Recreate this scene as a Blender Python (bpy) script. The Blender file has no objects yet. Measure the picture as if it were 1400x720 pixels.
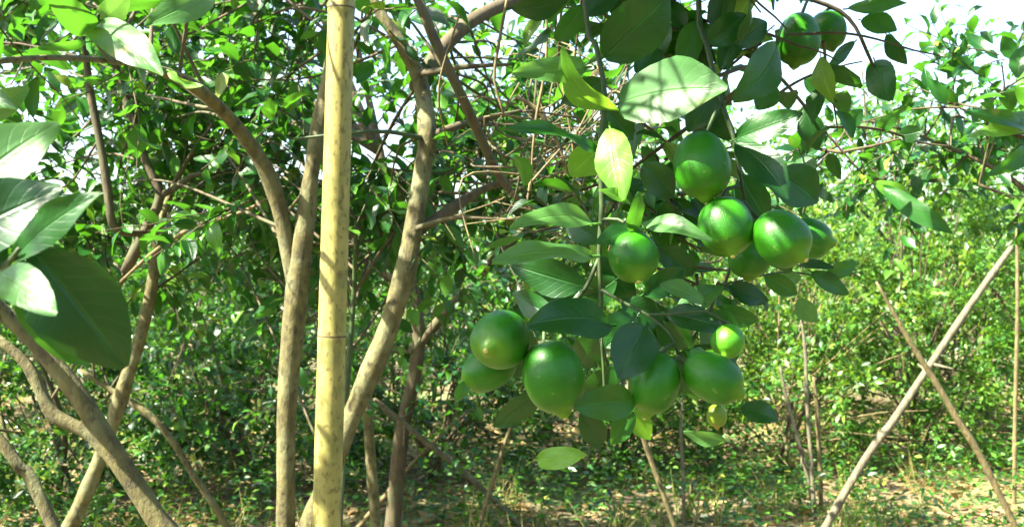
import bpy, math, numpy as np
from mathutils import Vector, Matrix

# ------------------------------------------------------------------ camera, sky, sun, exposure
scene = bpy.context.scene
COL = scene.collection
CAMZ, F = 1.3, 1400.0                      # camera height (m); focal length in units of a 1400 px wide frame
cam_d = bpy.data.cameras.new('camera'); cam = bpy.data.objects.new('camera', cam_d); COL.objects.link(cam)
cam.location = (0, 0, CAMZ); cam.rotation_euler = (math.radians(90), 0, 0)
cam_d.sensor_width = 36; cam_d.lens = 36; cam_d.clip_start = 0.05; cam_d.clip_end = 500
cam_d.dof.use_dof = True; cam_d.dof.focus_distance = 1.15; cam_d.dof.aperture_fstop = 15
scene.camera = cam

SUN_EL, SUN_AZ = math.radians(50), math.radians(-112)      # azimuth from +Y towards +X
SUN = np.array([math.sin(SUN_AZ)*math.cos(SUN_EL), math.cos(SUN_AZ)*math.cos(SUN_EL), math.sin(SUN_EL)])
world = bpy.data.worlds.new('World'); scene.world = world; world.use_nodes = True
nt = world.node_tree; bg = nt.nodes['Background']
sky = nt.nodes.new('ShaderNodeTexSky'); sky.sky_type = 'NISHITA'; sky.sun_disc = False
sky.sun_elevation = SUN_EL; sky.sun_rotation = SUN_AZ
sky.air_density = 1.0; sky.dust_density = 2.5; sky.ozone_density = 1.0
nt.links.new(sky.outputs[0], bg.inputs[0]); bg.inputs[1].default_value = 0.085
sd = bpy.data.lights.new('sun', 'SUN'); so = bpy.data.objects.new('sun', sd); COL.objects.link(so)
sd.energy = 5.0; sd.angle = math.radians(0.55); sd.color = (1.0, 0.94, 0.79)
so.location = (-3, -2, 6)
so.rotation_euler = Vector(SUN).to_track_quat('Z', 'Y').to_euler()
scene.view_settings.view_transform = 'Standard'; scene.view_settings.look = 'None'
scene.view_settings.exposure = 2.92; scene.view_settings.gamma = 1.0
scene.view_settings.use_curve_mapping = False
scene.cycles.max_bounces = 7; scene.cycles.transmission_bounces = 5; scene.cycles.diffuse_bounces = 3

RNG = np.random.default_rng(11)

def P(px, py, d):
    """world point seen at that place of a 1400x720 frame, d metres in front of the camera"""
    return np.array([(px-700)/F*d, d, CAMZ-(py-360)/F*d])
def norm(v):
    v = np.asarray(v, float); return v/(np.linalg.norm(v)+1e-12)

# ------------------------------------------------------------------ materials
def new_mat(name):
    m = bpy.data.materials.new(name); m.use_nodes = True
    n = m.node_tree.nodes; l = m.node_tree.links
    return m, n, l, n['Principled BSDF'], n['Material Output']
def ramp(n, stops):
    r = n.new('ShaderNodeValToRGB'); e = r.color_ramp.elements
    while len(e) < len(stops): e.new(0.5)
    for k, (p, c) in enumerate(stops):
        e[k].position = p; e[k].color = (*c, 1)
    return r
def mth(n, l, op, a, b=None, c=None):
    x = n.new('ShaderNodeMath'); x.operation = op
    for k, v in enumerate((a, b, c)):
        if v is None: continue
        if isinstance(v, (int, float)): x.inputs[k].default_value = v
        else: l.new(v, x.inputs[k])
    return x.outputs[0]
def mixc(n, l, fac, a, b, mode='MIX'):
    x = n.new('ShaderNodeMix'); x.data_type = 'RGBA'; x.blend_type = mode
    for s, v in ((x.inputs[0], fac), (x.inputs[6], a), (x.inputs[7], b)):
        if isinstance(v, (int, float)): s.default_value = v
        elif isinstance(v, tuple): s.default_value = (*v, 1)
        else: l.new(v, s)
    return x.outputs[2]

def leaf_mat(name, stops, trans, rough=0.42, fac=0.3, veins=True, spec=0.5):
    m, n, l, pb, out = new_mat(name)
    at = n.new('ShaderNodeAttribute'); at.attribute_name = 'tint'
    oi = n.new('ShaderNodeObjectInfo')
    t = mth(n, l, 'FRACT', mth(n, l, 'ADD', at.outputs['Fac'], oi.outputs['Random']))
    r = ramp(n, stops); l.new(t, r.inputs[0]); col = r.outputs[0]
    tc = n.new('ShaderNodeTexCoord')
    no = n.new('ShaderNodeTexNoise'); no.inputs['Scale'].default_value = 3.0 if veins else 25.0
    no.inputs['Detail'].default_value = 5
    l.new(tc.outputs['UV' if veins else 'Object'], no.inputs['Vector'])
    mott = mth(n, l, 'MULTIPLY_ADD', no.outputs[0], 0.9, 0.55)
    col = mixc(n, l, 1.0, col, mott, 'MULTIPLY')
    if veins:
        sx = n.new('ShaderNodeSeparateXYZ'); l.new(tc.outputs['UV'], sx.inputs[0])
        a = mth(n, l, 'ABSOLUTE', mth(n, l, 'MULTIPLY_ADD', sx.outputs[1], 2.0, -1.0))
        ph = mth(n, l, 'SUBTRACT', sx.outputs[0], mth(n, l, 'MULTIPLY', a, 0.24))
        wob = mth(n, l, 'MULTIPLY_ADD', no.outputs[0], 0.05, ph)
        sn = mth(n, l, 'ABSOLUTE', mth(n, l, 'SINE', mth(n, l, 'MULTIPLY', wob, 27.0)))
        lat = mth(n, l, 'POWER', mth(n, l, 'SUBTRACT', 1.0, sn), 5.0)
        mid = n.new('ShaderNodeMapRange'); mid.inputs[1].default_value = 0.02; mid.inputs[2].default_value = 0.075
        mid.inputs[3].default_value = 1.0; mid.inputs[4].default_value = 0.0; l.new(a, mid.inputs[0])
        vm = mth(n, l, 'MAXIMUM', mth(n, l, 'MULTIPLY', lat, 0.12), mth(n, l, 'MULTIPLY', mid.outputs[0], 0.6))
        lighter = mixc(n, l, 1.0, col, (1.9, 1.65, 1.7), 'MULTIPLY')
        # scattered rusty specks and pale scars
        vo = n.new('ShaderNodeTexNoise'); vo.inputs['Scale'].default_value = 14; vo.inputs['Detail'].default_value = 3
        l.new(tc.outputs['Object'], vo.inputs['Vector'])
        sp = n.new('ShaderNodeMapRange'); sp.inputs[1].default_value = 0.70; sp.inputs[2].default_value = 0.76
        l.new(vo.outputs[0], sp.inputs[0])
        col = mixc(n, l, vm, col, lighter)
        col = mixc(n, l, mth(n, l, 'MULTIPLY', sp.outputs[0], 0.5), col, (0.22, 0.19, 0.05))
        bmp = n.new('ShaderNodeBump'); bmp.inputs['Strength'].default_value = 0.45; bmp.inputs['Distance'].default_value = 0.0025
        hgt = mth(n, l, 'SUBTRACT', mth(n, l, 'MULTIPLY', no.outputs[0], 0.6), vm)
        l.new(hgt, bmp.inputs['Height']); l.new(bmp.outputs[0], pb.inputs['Normal'])
    l.new(col, pb.inputs['Base Color'])
    pb.inputs['Roughness'].default_value = rough
    pb.inputs['Specular IOR Level'].default_value = spec
    tr = n.new('ShaderNodeBsdfTranslucent')
    tcol = mixc(n, l, 1.0, mixc(n, l, 0.5, col, trans), (1.5, 1.5, 1.2), 'MULTIPLY')
    l.new(tcol, tr.inputs[0])
    mx = n.new('ShaderNodeMixShader'); mx.inputs[0].default_value = fac
    l.new(pb.outputs[0], mx.inputs[1]); l.new(tr.outputs[0], mx.inputs[2]); l.new(mx.outputs[0], out.inputs[0])
    return m

M = {}
M['leaf_dark'] = leaf_mat('leaf_mature', [(0, (0.005, 0.038, 0.004)), (0.6, (0.007, 0.057, 0.005)), (1, (0.012, 0.080, 0.008))], (0.05, 0.22, 0.015), 0.38, 0.20)
M['leaf_mid'] = leaf_mat('leaf_green', [(0, (0.008, 0.064, 0.006)), (0.6, (0.015, 0.092, 0.008)), (1, (0.028, 0.125, 0.012))], (0.11, 0.32, 0.02), 0.42, 0.32)
M['leaf_young'] = leaf_mat('leaf_young', [(0, (0.065, 0.20, 0.014)), (1, (0.10, 0.25, 0.018))], (0.26, 0.48, 0.03), 0.45, 0.42)
M['leaf_pale'] = leaf_mat('leaf_pale', [(0, (0.036, 0.125, 0.026)), (1, (0.060, 0.165, 0.036))], (0.2, 0.42, 0.06), 0.45, 0.3)
M['crown'] = leaf_mat('crown_leaf', [(0, (0.003, 0.026, 0.004)), (0.45, (0.007, 0.050, 0.007)), (0.8, (0.020, 0.105, 0.012)), (0.95, (0.07, 0.19, 0.018)), (1, (0.15, 0.19, 0.02))], (0.10, 0.34, 0.015), 0.38, 0.28, True, 0.4)
M['bush_sunlit'] = leaf_mat('bush_leaf_sunlit', [(0, (0.008, 0.042, 0.005)), (0.4, (0.026, 0.105, 0.011)), (0.75, (0.066, 0.175, 0.020)), (0.95, (0.12, 0.23, 0.035)), (1, (0.19, 0.20, 0.04))], (0.28, 0.46, 0.03), 0.42, 0.30, False, 0.4)  # sunlit brightness of the right bushes is put into this yellower leaf colour
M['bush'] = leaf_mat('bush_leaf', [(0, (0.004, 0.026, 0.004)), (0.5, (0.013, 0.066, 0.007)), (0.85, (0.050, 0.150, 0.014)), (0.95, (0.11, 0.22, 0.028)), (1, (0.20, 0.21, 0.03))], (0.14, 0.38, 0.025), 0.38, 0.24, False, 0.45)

def wood_mat(name, dark, light, scale, stretch, bump=0.004, moss=None, mossamt=0.0, rough=0.85, spots=None, sscale=75, slo=0.56):
    m, n, l, pb, out = new_mat(name)
    tc = n.new('ShaderNodeTexCoord'); mp = n.new('ShaderNodeMapping'); mp.inputs['Scale'].default_value = (1, 1, stretch)
    l.new(tc.outputs['Object'], mp.inputs[0])
    n1 = n.new('ShaderNodeTexNoise'); n1.inputs['Scale'].default_value = scale; n1.inputs['Detail'].default_value = 8; n1.inputs['Roughness'].default_value = 0.65
    l.new(mp.outputs[0], n1.inputs['Vector'])
    mr = n.new('ShaderNodeMapRange'); mr.inputs[1].default_value = 0.3; mr.inputs[2].default_value = 0.7; l.new(n1.outputs[0], mr.inputs[0])
    col = mixc(n, l, mr.outputs[0], dark, light)
    n2 = n.new('ShaderNodeTexNoise'); n2.inputs['Scale'].default_value = 17; n2.inputs['Detail'].default_value = 4
    l.new(tc.outputs['Object'], n2.inputs['Vector'])
    if moss:
        m2 = n.new('ShaderNodeMapRange'); m2.inputs[1].default_value = 0.48; m2.inputs[2].default_value = 0.62; m2.inputs[4].default_value = mossamt
        l.new(n2.outputs[0], m2.inputs[0]); col = mixc(n, l, m2.outputs[0], col, moss)
    if spots:
        n3 = n.new('ShaderNodeTexNoise'); n3.inputs['Scale'].default_value = sscale; n3.inputs['Detail'].default_value = 4
        mp3 = n.new('ShaderNodeMapping'); mp3.inputs['Scale'].default_value = (1, 1, 0.55)
        l.new(tc.outputs['Object'], mp3.inputs[0]); l.new(mp3.outputs[0], n3.inputs['Vector'])
        m3 = n.new('ShaderNodeMapRange'); m3.inputs[1].default_value = slo; m3.inputs[2].default_value = slo+0.10; m3.inputs[4].default_value = 0.75
        l.new(n3.outputs[0], m3.inputs[0]); col = mixc(n, l, m3.outputs[0], col, spots)
    l.new(col, pb.inputs['Base Color']); pb.inputs['Roughness'].default_value = rough
    b = n.new('ShaderNodeBump'); b.inputs['Distance'].default_value = bump; b.inputs['Strength'].default_value = 0.7
    l.new(n1.outputs[0], b.inputs['Height']); l.new(b.outputs[0], pb.inputs['Normal'])
    return m
M['bark'] = wood_mat('bark', (0.036, 0.031, 0.009), (0.138, 0.120, 0.038), 48, 0.6, 0.010, (0.16, 0.165, 0.075), 0.55, spots=(0.026, 0.021, 0.009))
M['bark_dark'] = wood_mat('bark_dark', (0.032, 0.024, 0.011), (0.095, 0.072, 0.032), 70, 0.4, 0.003, (0.06, 0.07, 0.024), 0.6)
M['twig'] = wood_mat('green_twig', (0.014, 0.036, 0.006), (0.042, 0.072, 0.014), 90, 0.4, 0.002, rough=0.6)
M['dry'] = wood_mat('dry_twig', (0.06, 0.048, 0.018), (0.17, 0.135, 0.055), 80, 0.4, 0.003)
M['stick_grey'] = wood_mat('weathered_stick', (0.058, 0.052, 0.028), (0.165, 0.150, 0.088), 45, 0.3, 0.012, spots=(0.07, 0.05, 0.03))
M['stick_brown'] = wood_mat('brown_stick', (0.066, 0.054, 0.019), (0.175, 0.142, 0.056), 45, 0.3, 0.012, spots=(0.07, 0.045, 0.02))
M['bamboo'] = wood_mat('bamboo', (0.20, 0.17, 0.040), (0.36, 0.315, 0.095), 40, 0.12, 0.0012, (0.16, 0.158, 0.038), 0.85, 0.5, spots=(0.095, 0.062, 0.017), sscale=120, slo=0.545)
M['bamboo_node'] = wood_mat('bamboo_node', (0.035, 0.026, 0.012), (0.10, 0.075, 0.03), 60, 1.0, 0.001, rough=0.7)

def lime_mat(name, body, tip):
    m, n, l, pb, out = new_mat(name)
    tc = n.new('ShaderNodeTexCoord'); sx = n.new('ShaderNodeSeparateXYZ'); l.new(tc.outputs['Generated'], sx.inputs[0])
    g = n.new('ShaderNodeMapRange'); g.inputs[1].default_value = 0.74; g.inputs[2].default_value = 1.0; g.interpolation_type = 'SMOOTHSTEP'
    l.new(sx.outputs[2], g.inputs[0])
    no = n.new('ShaderNodeTexNoise'); no.inputs['Scale'].default_value = 26; no.inputs['Detail'].default_value = 5
    l.new(tc.outputs['Object'], no.inputs['Vector'])
    c = mixc(n, l, mth(n, l, 'MULTIPLY', g.outputs[0], 0.7), body, tip)
    c = mixc(n, l, 1.0, c, mth(n, l, 'MULTIPLY_ADD', no.outputs[0], 1.2, 0.4), 'MULTIPLY')
    s = n.new('ShaderNodeTexNoise'); s.inputs['Scale'].default_value = 95; s.inputs['Detail'].default_value = 2
    l.new(tc.outputs['Object'], s.inputs['Vector'])
    sm = n.new('ShaderNodeMapRange'); sm.inputs[1].default_value = 0.70; sm.inputs[2].default_value = 0.74; sm.inputs[4].default_value = 0.45
    l.new(s.outputs[0], sm.inputs[0]); c = mixc(n, l, sm.outputs[0], c, (0.16, 0.20, 0.05))
    l.new(c, pb.inputs['Base Color'])
    pb.inputs['Roughness'].default_value = 0.40; pb.inputs['Specular IOR Level'].default_value = 0.33
    pb.inputs['Subsurface Weight'].default_value = 0.15; pb.inputs['Subsurface Radius'].default_value = (0.4, 1.0, 0.2)
    pb.inputs['Subsurface Scale'].default_value = 0.004
    vo = n.new('ShaderNodeTexVoronoi'); vo.inputs['Scale'].default_value = 480; l.new(tc.outputs['Object'], vo.inputs['Vector'])
    vh = mth(n, l, 'MINIMUM', vo.outputs['Distance'], 0.35)
    b = n.new('ShaderNodeBump'); b.inputs['Distance'].default_value = 0.0011; b.inputs['Strength'].default_value = 0.55
    hh = mth(n, l, 'ADD', vh, mth(n, l, 'MULTIPLY', no.outputs[0], 2.2))
    l.new(hh, b.inputs['Height']); l.new(b.outputs[0], pb.inputs['Normal'])
    return m
M['lime'] = lime_mat('lime_rind', (0.019, 0.128, 0.003), (0.12, 0.24, 0.008))
M['lime_young'] = lime_mat('lime_young_rind', (0.06, 0.25, 0.008), (0.20, 0.42, 0.03))
M['lime_yellow'] = lime_mat('lime_yellowing_rind', (0.13, 0.21, 0.015), (0.30, 0.17, 0.03))
mm, n_, l_, pb_, _o = new_mat('lime_scar'); pb_.inputs['Base Color'].default_value = (0.42, 0.38, 0.10, 1); pb_.inputs['Roughness'].default_value = 0.6; M['scar'] = mm

def ground_mat():
    m, n, l, pb, out = new_mat('soil')
    tc = n.new('ShaderNodeTexCoord')
    a = n.new('ShaderNodeTexNoise'); a.inputs['Scale'].default_value = 1.3; a.inputs['Detail'].default_value = 9; l.new(tc.outputs['Object'], a.inputs['Vector'])
    b = n.new('ShaderNodeTexNoise'); b.inputs['Scale'].default_value = 22; b.inputs['Detail'].default_value = 8; l.new(tc.outputs['Object'], b.inputs['Vector'])
    r = ramp(n, [(0.3, (0.06, 0.042, 0.022)), (0.55, (0.13, 0.095, 0.05)), (0.75, (0.21, 0.16, 0.09))]); l.new(b.outputs[0], r.inputs[0])
    g = n.new('ShaderNodeMapRange'); g.inputs[1].default_value = 0.5; g.inputs[2].default_value = 0.62; g.inputs[4].default_value = 0.7; l.new(a.outputs[0], g.inputs[0])
    l.new(mixc(n, l, g.outputs[0], r.outputs[0], (0.10, 0.15, 0.035)), pb.inputs['Base Color'])
    pb.inputs['Roughness'].default_value = 0.95
    bp = n.new('ShaderNodeBump'); bp.inputs['Distance'].default_value = 0.03; l.new(b.outputs[0], bp.inputs['Height']); l.new(bp.outputs[0], pb.inputs['Normal'])
    return m
M['soil'] = ground_mat()
M['litter'] = leaf_mat('dry_leaf', [(0, (0.09, 0.055, 0.022)), (0.5, (0.20, 0.14, 0.06)), (1, (0.33, 0.26, 0.12))], (0.4, 0.28, 0.1), 0.7, 0.15, False, 0.2)
M['grass'] = leaf_mat('grass_blade', [(0, (0.03, 0.10, 0.012)), (0.3, (0.07, 0.15, 0.02)), (0.45, (0.18, 0.16, 0.05)), (1, (0.30, 0.25, 0.10))], (0.25, 0.4, 0.05), 0.6, 0.3, False, 0.2)

# ------------------------------------------------------------------ mesh helpers
def mesh_from(name, verts, faces, mat, smooth=True, uv=None, tint=None):
    """faces: list of index lists (small meshes)"""
    me = bpy.data.meshes.new(name); me.from_pydata([tuple(v) for v in verts], [], faces)
    if smooth: me.polygons.foreach_set('use_smooth', np.ones(len(me.polygons), bool))
    if uv is not None:
        lay = me.uv_layers.new(name='UVMap'); idx = np.zeros(len(me.loops), np.int32); me.loops.foreach_get('vertex_index', idx)
        lay.data.foreach_set('uv', np.asarray(uv, np.float32)[idx].ravel())
    if tint is not None:
        at = me.attributes.new('tint', 'FLOAT', 'POINT'); at.data.foreach_set('value', np.asarray(tint, np.float32))
    me.materials.append(mat); return me
def mesh_bulk(name, V, Q, mat, uv=None, tint=None):
    """V (n,3), Q (m,k) equal-sized faces, written in one go"""
    me = bpy.data.meshes.new(name); k = Q.shape[1]
    me.vertices.add(len(V)); me.vertices.foreach_set('co', np.asarray(V, np.float32).ravel())
    me.loops.add(Q.size); me.loops.foreach_set('vertex_index', Q.astype(np.int32).ravel())
    me.polygons.add(len(Q)); me.polygons.foreach_set('loop_start', np.arange(0, Q.size, k, dtype=np.int32))
    me.polygons.foreach_set('use_smooth', np.ones(len(Q), bool))
    me.update(calc_edges=True)
    if uv is not None:
        lay = me.uv_layers.new(name='UVMap'); lay.data.foreach_set('uv', np.asarray(uv, np.float32)[Q.ravel()].ravel())
    if tint is not None:
        at = me.attributes.new('tint', 'FLOAT', 'POINT'); at.data.foreach_set('value', np.asarray(tint, np.float32))
    me.materials.append(mat); return me
def obj(name, me, parent=None, mat4=None):
    o = bpy.data.objects.new(name, me); COL.objects.link(o)
    if parent is not None: o.parent = parent
    if mat4 is not None: o.matrix_basis = Matrix([list(r) for r in mat4])
    return o
def thing(name, label, cat, loc=(0, 0, 0), group=None):
    o = bpy.data.objects.new(name, None); COL.objects.link(o); o.location = tuple(loc); o.empty_display_size = 0.1
    o['label'] = label; o['category'] = cat
    if group: o['group'] = group
    return o

def spline(pts, step):
    p = np.asarray(pts, float)                      # (n, 4): x y z radius
    e = np.vstack([2*p[0]-p[1], p, 2*p[-1]-p[-2]]); out = []
    for i in range(1, len(e)-2):
        a, b, c, d = e[i-1:i+3]; k = max(2, int(np.linalg.norm(c[:3]-b[:3])/step))
        for t in np.arange(k)/k:
            out.append(0.5*((2*b)+(-a+c)*t+(2*a-5*b+4*c-d)*t*t+(-a+3*b-3*c+d)*t**3))
    out.append(p[-1]); return np.array(out)
def tube(pts, sides=8, step=0.03, rough=0.0, rng=RNG, knots=0):
    s = spline(pts, step); c = s[:, :3]; r = np.maximum(s[:, 3], 0.0004)
    t = np.gradient(c, axis=0); t /= np.linalg.norm(t, axis=1)[:, None]+1e-12
    n0 = norm(np.cross(t[0], [0.31, 0.9, 0.2])); V = []
    for k in range(knots):
        q = rng.random(); r = r*(1+0.16*np.exp(-((np.linspace(0, 1, len(r))-q)/(0.02))**2))
    for i in range(len(c)):
        n0 = norm(n0-t[i]*np.dot(n0, t[i])); b = np.cross(t[i], n0)
        for k in range(sides):
            a = 2*math.pi*k/sides
            rr = r[i]*(1+rough*(rng.random()-0.5))
            V.append(c[i]+rr*(math.cos(a)*n0+math.sin(a)*b))
    m = len(c); Q = []
    for i in range(m-1):
        for k in range(sides):
            k2 = (k+1) % sides; Q.append([i*sides+k, i*sides+k2, (i+1)*sides+k2, (i+1)*sides+k])
    V.append(c[0]); V.append(c[-1]); n1 = len(V)-2
    caps = [[n1, (k+1) % sides, k] for k in range(sides)]+[[n1+1, (m-1)*sides+k, (m-1)*sides+(k+1) % sides] for k in range(sides)]
    return np.array(V), Q, caps

def leaf_geo(L, W, nu=6, nv=2, fold=0.25, bow=0.08, wave=0.04, twist=0.0, pet=0.12, crenate=0.02, seed=0, tipbend=0.0):
    """blade along +x from the petiole end (origin) to the tip (L,0,0); normal +z"""
    r = np.random.default_rng(seed); ph = r.random()*6; V, UV, Q = [], [], []
    skew = (r.random()-0.5)*0.08
    for i in range(nu+1):
        u = i/nu; e = min(max(u, 0.012), 0.988)
        hw = 0.5*W*(math.sin(math.pi*e**0.90))**0.62*(1-0.12*max(0, e-0.6)/0.4)
        hw *= 1+crenate*math.sin(u*44+ph)+0.03*math.sin(u*9+ph)
        for j in range(-nv, nv+1):
            v = j/nv; y = v*hw
            z = fold*abs(v)*hw+bow*L*4*u*(1-u)+wave*L*math.sin(u*8+ph+(1.7 if v > 0 else 0))*v*v-tipbend*L*u**3
            y2 = y+skew*L*u*(1-u)*4
            a = twist*(u-0.4); y3 = y2*math.cos(a)-z*math.sin(a)*0.0; z3 = z+y2*math.sin(a)
            V.append((u*L, y3, z3)); UV.append((u, 0.5+0.5*v))
    w = 2*nv+1
    for i in range(nu):
        for j in range(w-1): Q.append([i*w+j, (i+1)*w+j, (i+1)*w+j+1, i*w+j+1])
    if pet > 0:
        b0 = len(V); rr = 0.011*L+0.0004
        for x in (-pet*L, 0.05*L):
            for a in (0, 2.09, 4.19): V.append((x, rr*math.cos(a), rr*math.sin(a)-0.3*rr)); UV.append((0.3, 0.5))
        for k in range(3): k2 = (k+1) % 3; Q.append([b0+k, b0+k2, b0+3+k2, b0+3+k])
    return np.array(V), np.array(UV), np.array(Q)
# unit-length variants shared by all the small leaves
VAR = [leaf_geo(1.0, w, 4, 2, f, b, wv, tw, 0.14, 0.02, 50+k, tb) for k, (w, f, b, wv, tw, tb) in enumerate(
    [(0.52, 0.25, 0.05, 0.03, 0.2, 0.10), (0.46, 0.40, 0.09, 0.04, -0.3, 0.05), (0.58, 0.15, 0.03, 0.05, 0.4, 0.15), (0.50, 0.55, 0.10, 0.03, 0.0, 0.0), (0.55, 0.3, -0.06, 0.05, 0.5, -0.1)])]
VAR_ME = {}
def var_mesh(k, mk):
    if (k, mk) not in VAR_ME:
        V, UV, Q = VAR[k]; VAR_ME[(k, mk)] = mesh_from('leaf', V, Q.tolist(), M[mk], uv=UV)
    return VAR_ME[(k, mk)]
# cheap four-triangle leaf for the far bushes
LOWV = np.array([(0, 0, 0), (0.45, -0.23, 0.07), (0.45, 0, 0.0), (0.45, 0.23, 0.07), (1, 0, -0.05)])
LOWT = np.array([(0, 1, 2), (0, 2, 3), (1, 4, 2), (2, 4, 3)])
LOW_ME = {}

def frame(axis, nrm):
    x = norm(axis); z = norm(np.asarray(nrm, float)-x*np.dot(nrm, x)); y = np.cross(z, x)
    return np.stack([x, y, z], 1)
def rot_about(v, k, a):
    k = norm(k); v = np.asarray(v, float)
    return v*math.cos(a)+np.cross(k, v)*math.sin(a)+k*np.dot(k, v)*(1-math.cos(a))

# openings in the crowns through which the sun reaches these points (metres)
GAPS = []; BARE = []
def sun_gap(p, r): GAPS.append((np.asarray(p, float), r))
def open_to_sun(C, size):
    keep = np.ones(len(C), bool)
    for p, r in GAPS:
        d = C-p; t = d@SUN; dist = np.linalg.norm(d-t[:, None]*SUN, axis=1)
        keep &= ~((t > 0.05) & (dist < r+size*0.3))
    return keep

class Plant:
    def __init__(s, name, label, cat, base, group=None, seed=0):
        s.o = thing(name, label, cat, base, group); s.base = np.asarray(base, float)
        s.T = np.eye(4); s.T[:3, 3] = -s.base
        s.far = 0.0; s.rng = np.random.default_rng(seed); s.lv = []; s.tw = []; s.paths = []
    def limb(s, name, pts, mat='bark', sides=10, rough=0.06, step=0.03, knots=0, under=None):
        V, Q, C = tube(pts, sides, step, rough, s.rng, knots)
        me = mesh_from(name, V-s.base, Q+C, M[mat]); s.paths.append(np.asarray(pts, float))
        return obj(name, me, s.o)
    def leaf(s, bx, by, tx, ty, w, d0, d1, roll=0.0, bow=0.06, kind='mid', fold=0.18, wave=0.035, twist=0.0, pet=0.1):
        """one large leaf, modelled singly"""
        b, t = P(bx, by, d0), P(tx, ty, d1); a = t-b; L = np.linalg.norm(a); W = w/F*(d0+d1)/2
        toc = np.array([0, 0, CAMZ])-(b+t)/2
        n = rot_about(toc-norm(a)*np.dot(toc, norm(a)), a, math.radians(roll if a[0] >= 0 else -roll))    # negative roll turns the upper face to the sky
        V, UV, Q = leaf_geo(L, W, 14, 4, fold, bow, wave, twist, pet, 0.018, int(abs(bx*7+by*13+tx)))
        T = np.eye(4); T[:3, :3] = frame(a, n); T[:3, 3] = b-s.base
        me = mesh_from('leaf', V, Q.tolist(), M['leaf_'+kind], uv=UV)
        return obj('leaf', me, s.o, T)
    def twig(s, pts): s.tw.append(np.asarray(pts, float))
    def add(s, p, axis, nrm, size, mk='crown'):
        s.lv.append((np.asarray(p, float), frame(axis, nrm), size, int(s.rng.integers(len(VAR))), mk))
    def shoot(s, p, d, length, n, size, droop=0.25, mk=None, r0=0.0022):
        g = s.rng; p = np.asarray(p, float); d = norm(d); pts = [p]; a0 = g.random()*6.28
        k = 6
        for i in range(k):
            d = norm(d+g.normal(0, 0.13, 3)+np.array([0, 0, -droop/k])); pts.append(pts[-1]+d*length/k)
        pts = np.array(pts); rr = np.linspace(r0, r0*0.4, len(pts)); s.tw.append(np.column_stack([pts, rr]))
        for i in range(n):
            u = (i+0.6)/n*k; j = min(int(u), k-1); q = pts[j]+(pts[j+1]-pts[j])*(u-j); st = norm(pts[j+1]-pts[j])
            e = norm(np.cross(st, [0.2, 0.3, 1])); an = a0+i*2.4
            rad = math.cos(an)*e+math.sin(an)*np.cross(st, e)
            ax = norm(rad*1.0+st*(0.55+0.3*g.random())+np.array([0, 0, -0.15-0.25*g.random()]))
            up = norm(np.array([0, 0, 1.0])+SUN*0.5+g.normal(0, 0.5, 3))
            if abs(np.dot(up, ax)) > 0.93: up = norm(rad+[0, 0, 0.3])
            sz = size*(0.65+0.6*g.random())*(1.0 if i < n-2 else 0.75)
            s.add(q+ax*0.12*sz, ax, up, sz, mk or 'crown')
    def crown(s, center, radii, shoots, nleaf, size, length=0.28, droop=0.25, connect=True, keep=None):
        g = s.rng; c = np.asarray(center, float); R = np.asarray(radii, float); nc = max(1, shoots//6); made = 0
        allp = np.concatenate([spline(p, 0.06) for p in s.paths]) if s.paths else None
        for k in range(nc):
            q = norm(g.normal(0, 1, 3))*(g.random()**0.4); cc = c+q*R
            if keep is not None and not keep(cc): continue
            if connect and allp is not None:
                ds = np.linalg.norm(allp[:, :3]-cc, axis=1); i = np.argsort(ds)[int(g.integers(max(1, int(len(ds)*s.far))))]; a = allp[i, :3]; dl = np.linalg.norm(cc-a)
                m = (a+cc)/2+g.normal(0, 0.1, 3)*dl+np.array([0, 0, 0.08*dl])
                run = np.array([(1-w)**2*a+2*w*(1-w)*m+w*w*cc for w in np.linspace(0, 1, 15)])
                if not np.any((run[:, 1] < 2.0) & (np.abs(run[:, 0]/np.maximum(run[:, 1], 0.1)*F+242) < 60)): s.tw.append(np.array([[*a, min(allp[i, 3]*0.7, 0.0042)], [*m, 0.0030], [*cc, 0.0022]]))
            for j in range(6):
                s.shoot(cc+g.normal(0, 0.03, 3), norm(norm(q*R)*0.7+g.normal(0, 0.75, 3)), length*(0.6+0.8*g.random()), nleaf, size, droop)
    def finish(s, nparts=300, gaps=True, stuffname='crown', stuffmat='crown', sides=5):
        if s.tw:
            Vs, Qs, o = [], [], 0
            for p in s.tw:
                V, Q, C = tube(p, sides, 0.05, 0.08, s.rng)
                Vs.append(V); Qs.append(np.array(Q)+o); o += len(V)
            to = obj('twigs', mesh_bulk('twigs', np.concatenate(Vs)-s.base, np.concatenate(Qs), M['bark_dark']), s.o); to['kind'] = 'stuff'
        if not s.lv: return
        C = np.array([l[0] for l in s.lv]); S = np.array([l[2] for l in s.lv])
        ctr = C+np.array([l[1][:, 0] for l in s.lv])*S[:, None]*0.5
        keep = open_to_sun(ctr, S) if gaps else np.ones(len(S), bool)
        near = np.linalg.norm(ctr-np.array([0, 0, CAMZ]), axis=1) > 0.42           # nothing right before the lens
        keep &= near
        for q, rr in BARE:                                  # shoots that were stripped round the fruit and the pole
            dv = norm(q-np.array([0, 0, CAMZ])); dd = ctr-np.array([0, 0, CAMZ]); tt = dd@dv
            keep &= ~((tt < np.linalg.norm(q-np.array([0, 0, CAMZ]))) & (np.linalg.norm(dd-tt[:, None]*dv, axis=1) < (rr+S*0.35)))
        y = np.maximum(ctr[:, 1], 0.05); px = 700+F*ctr[:, 0]/y; py = 360-F*(ctr[:, 2]-CAMZ)/y
        inside = (ctr[:, 1] > 0.3) & (px > -10) & (px < 1410) & (py > -10) & (py < 730)
        score = np.where(keep & inside, S/y, 0); order = np.argsort(-score); parts = [i for i in order[:nparts] if score[i] > 0]
        ps = set(parts)
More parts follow.
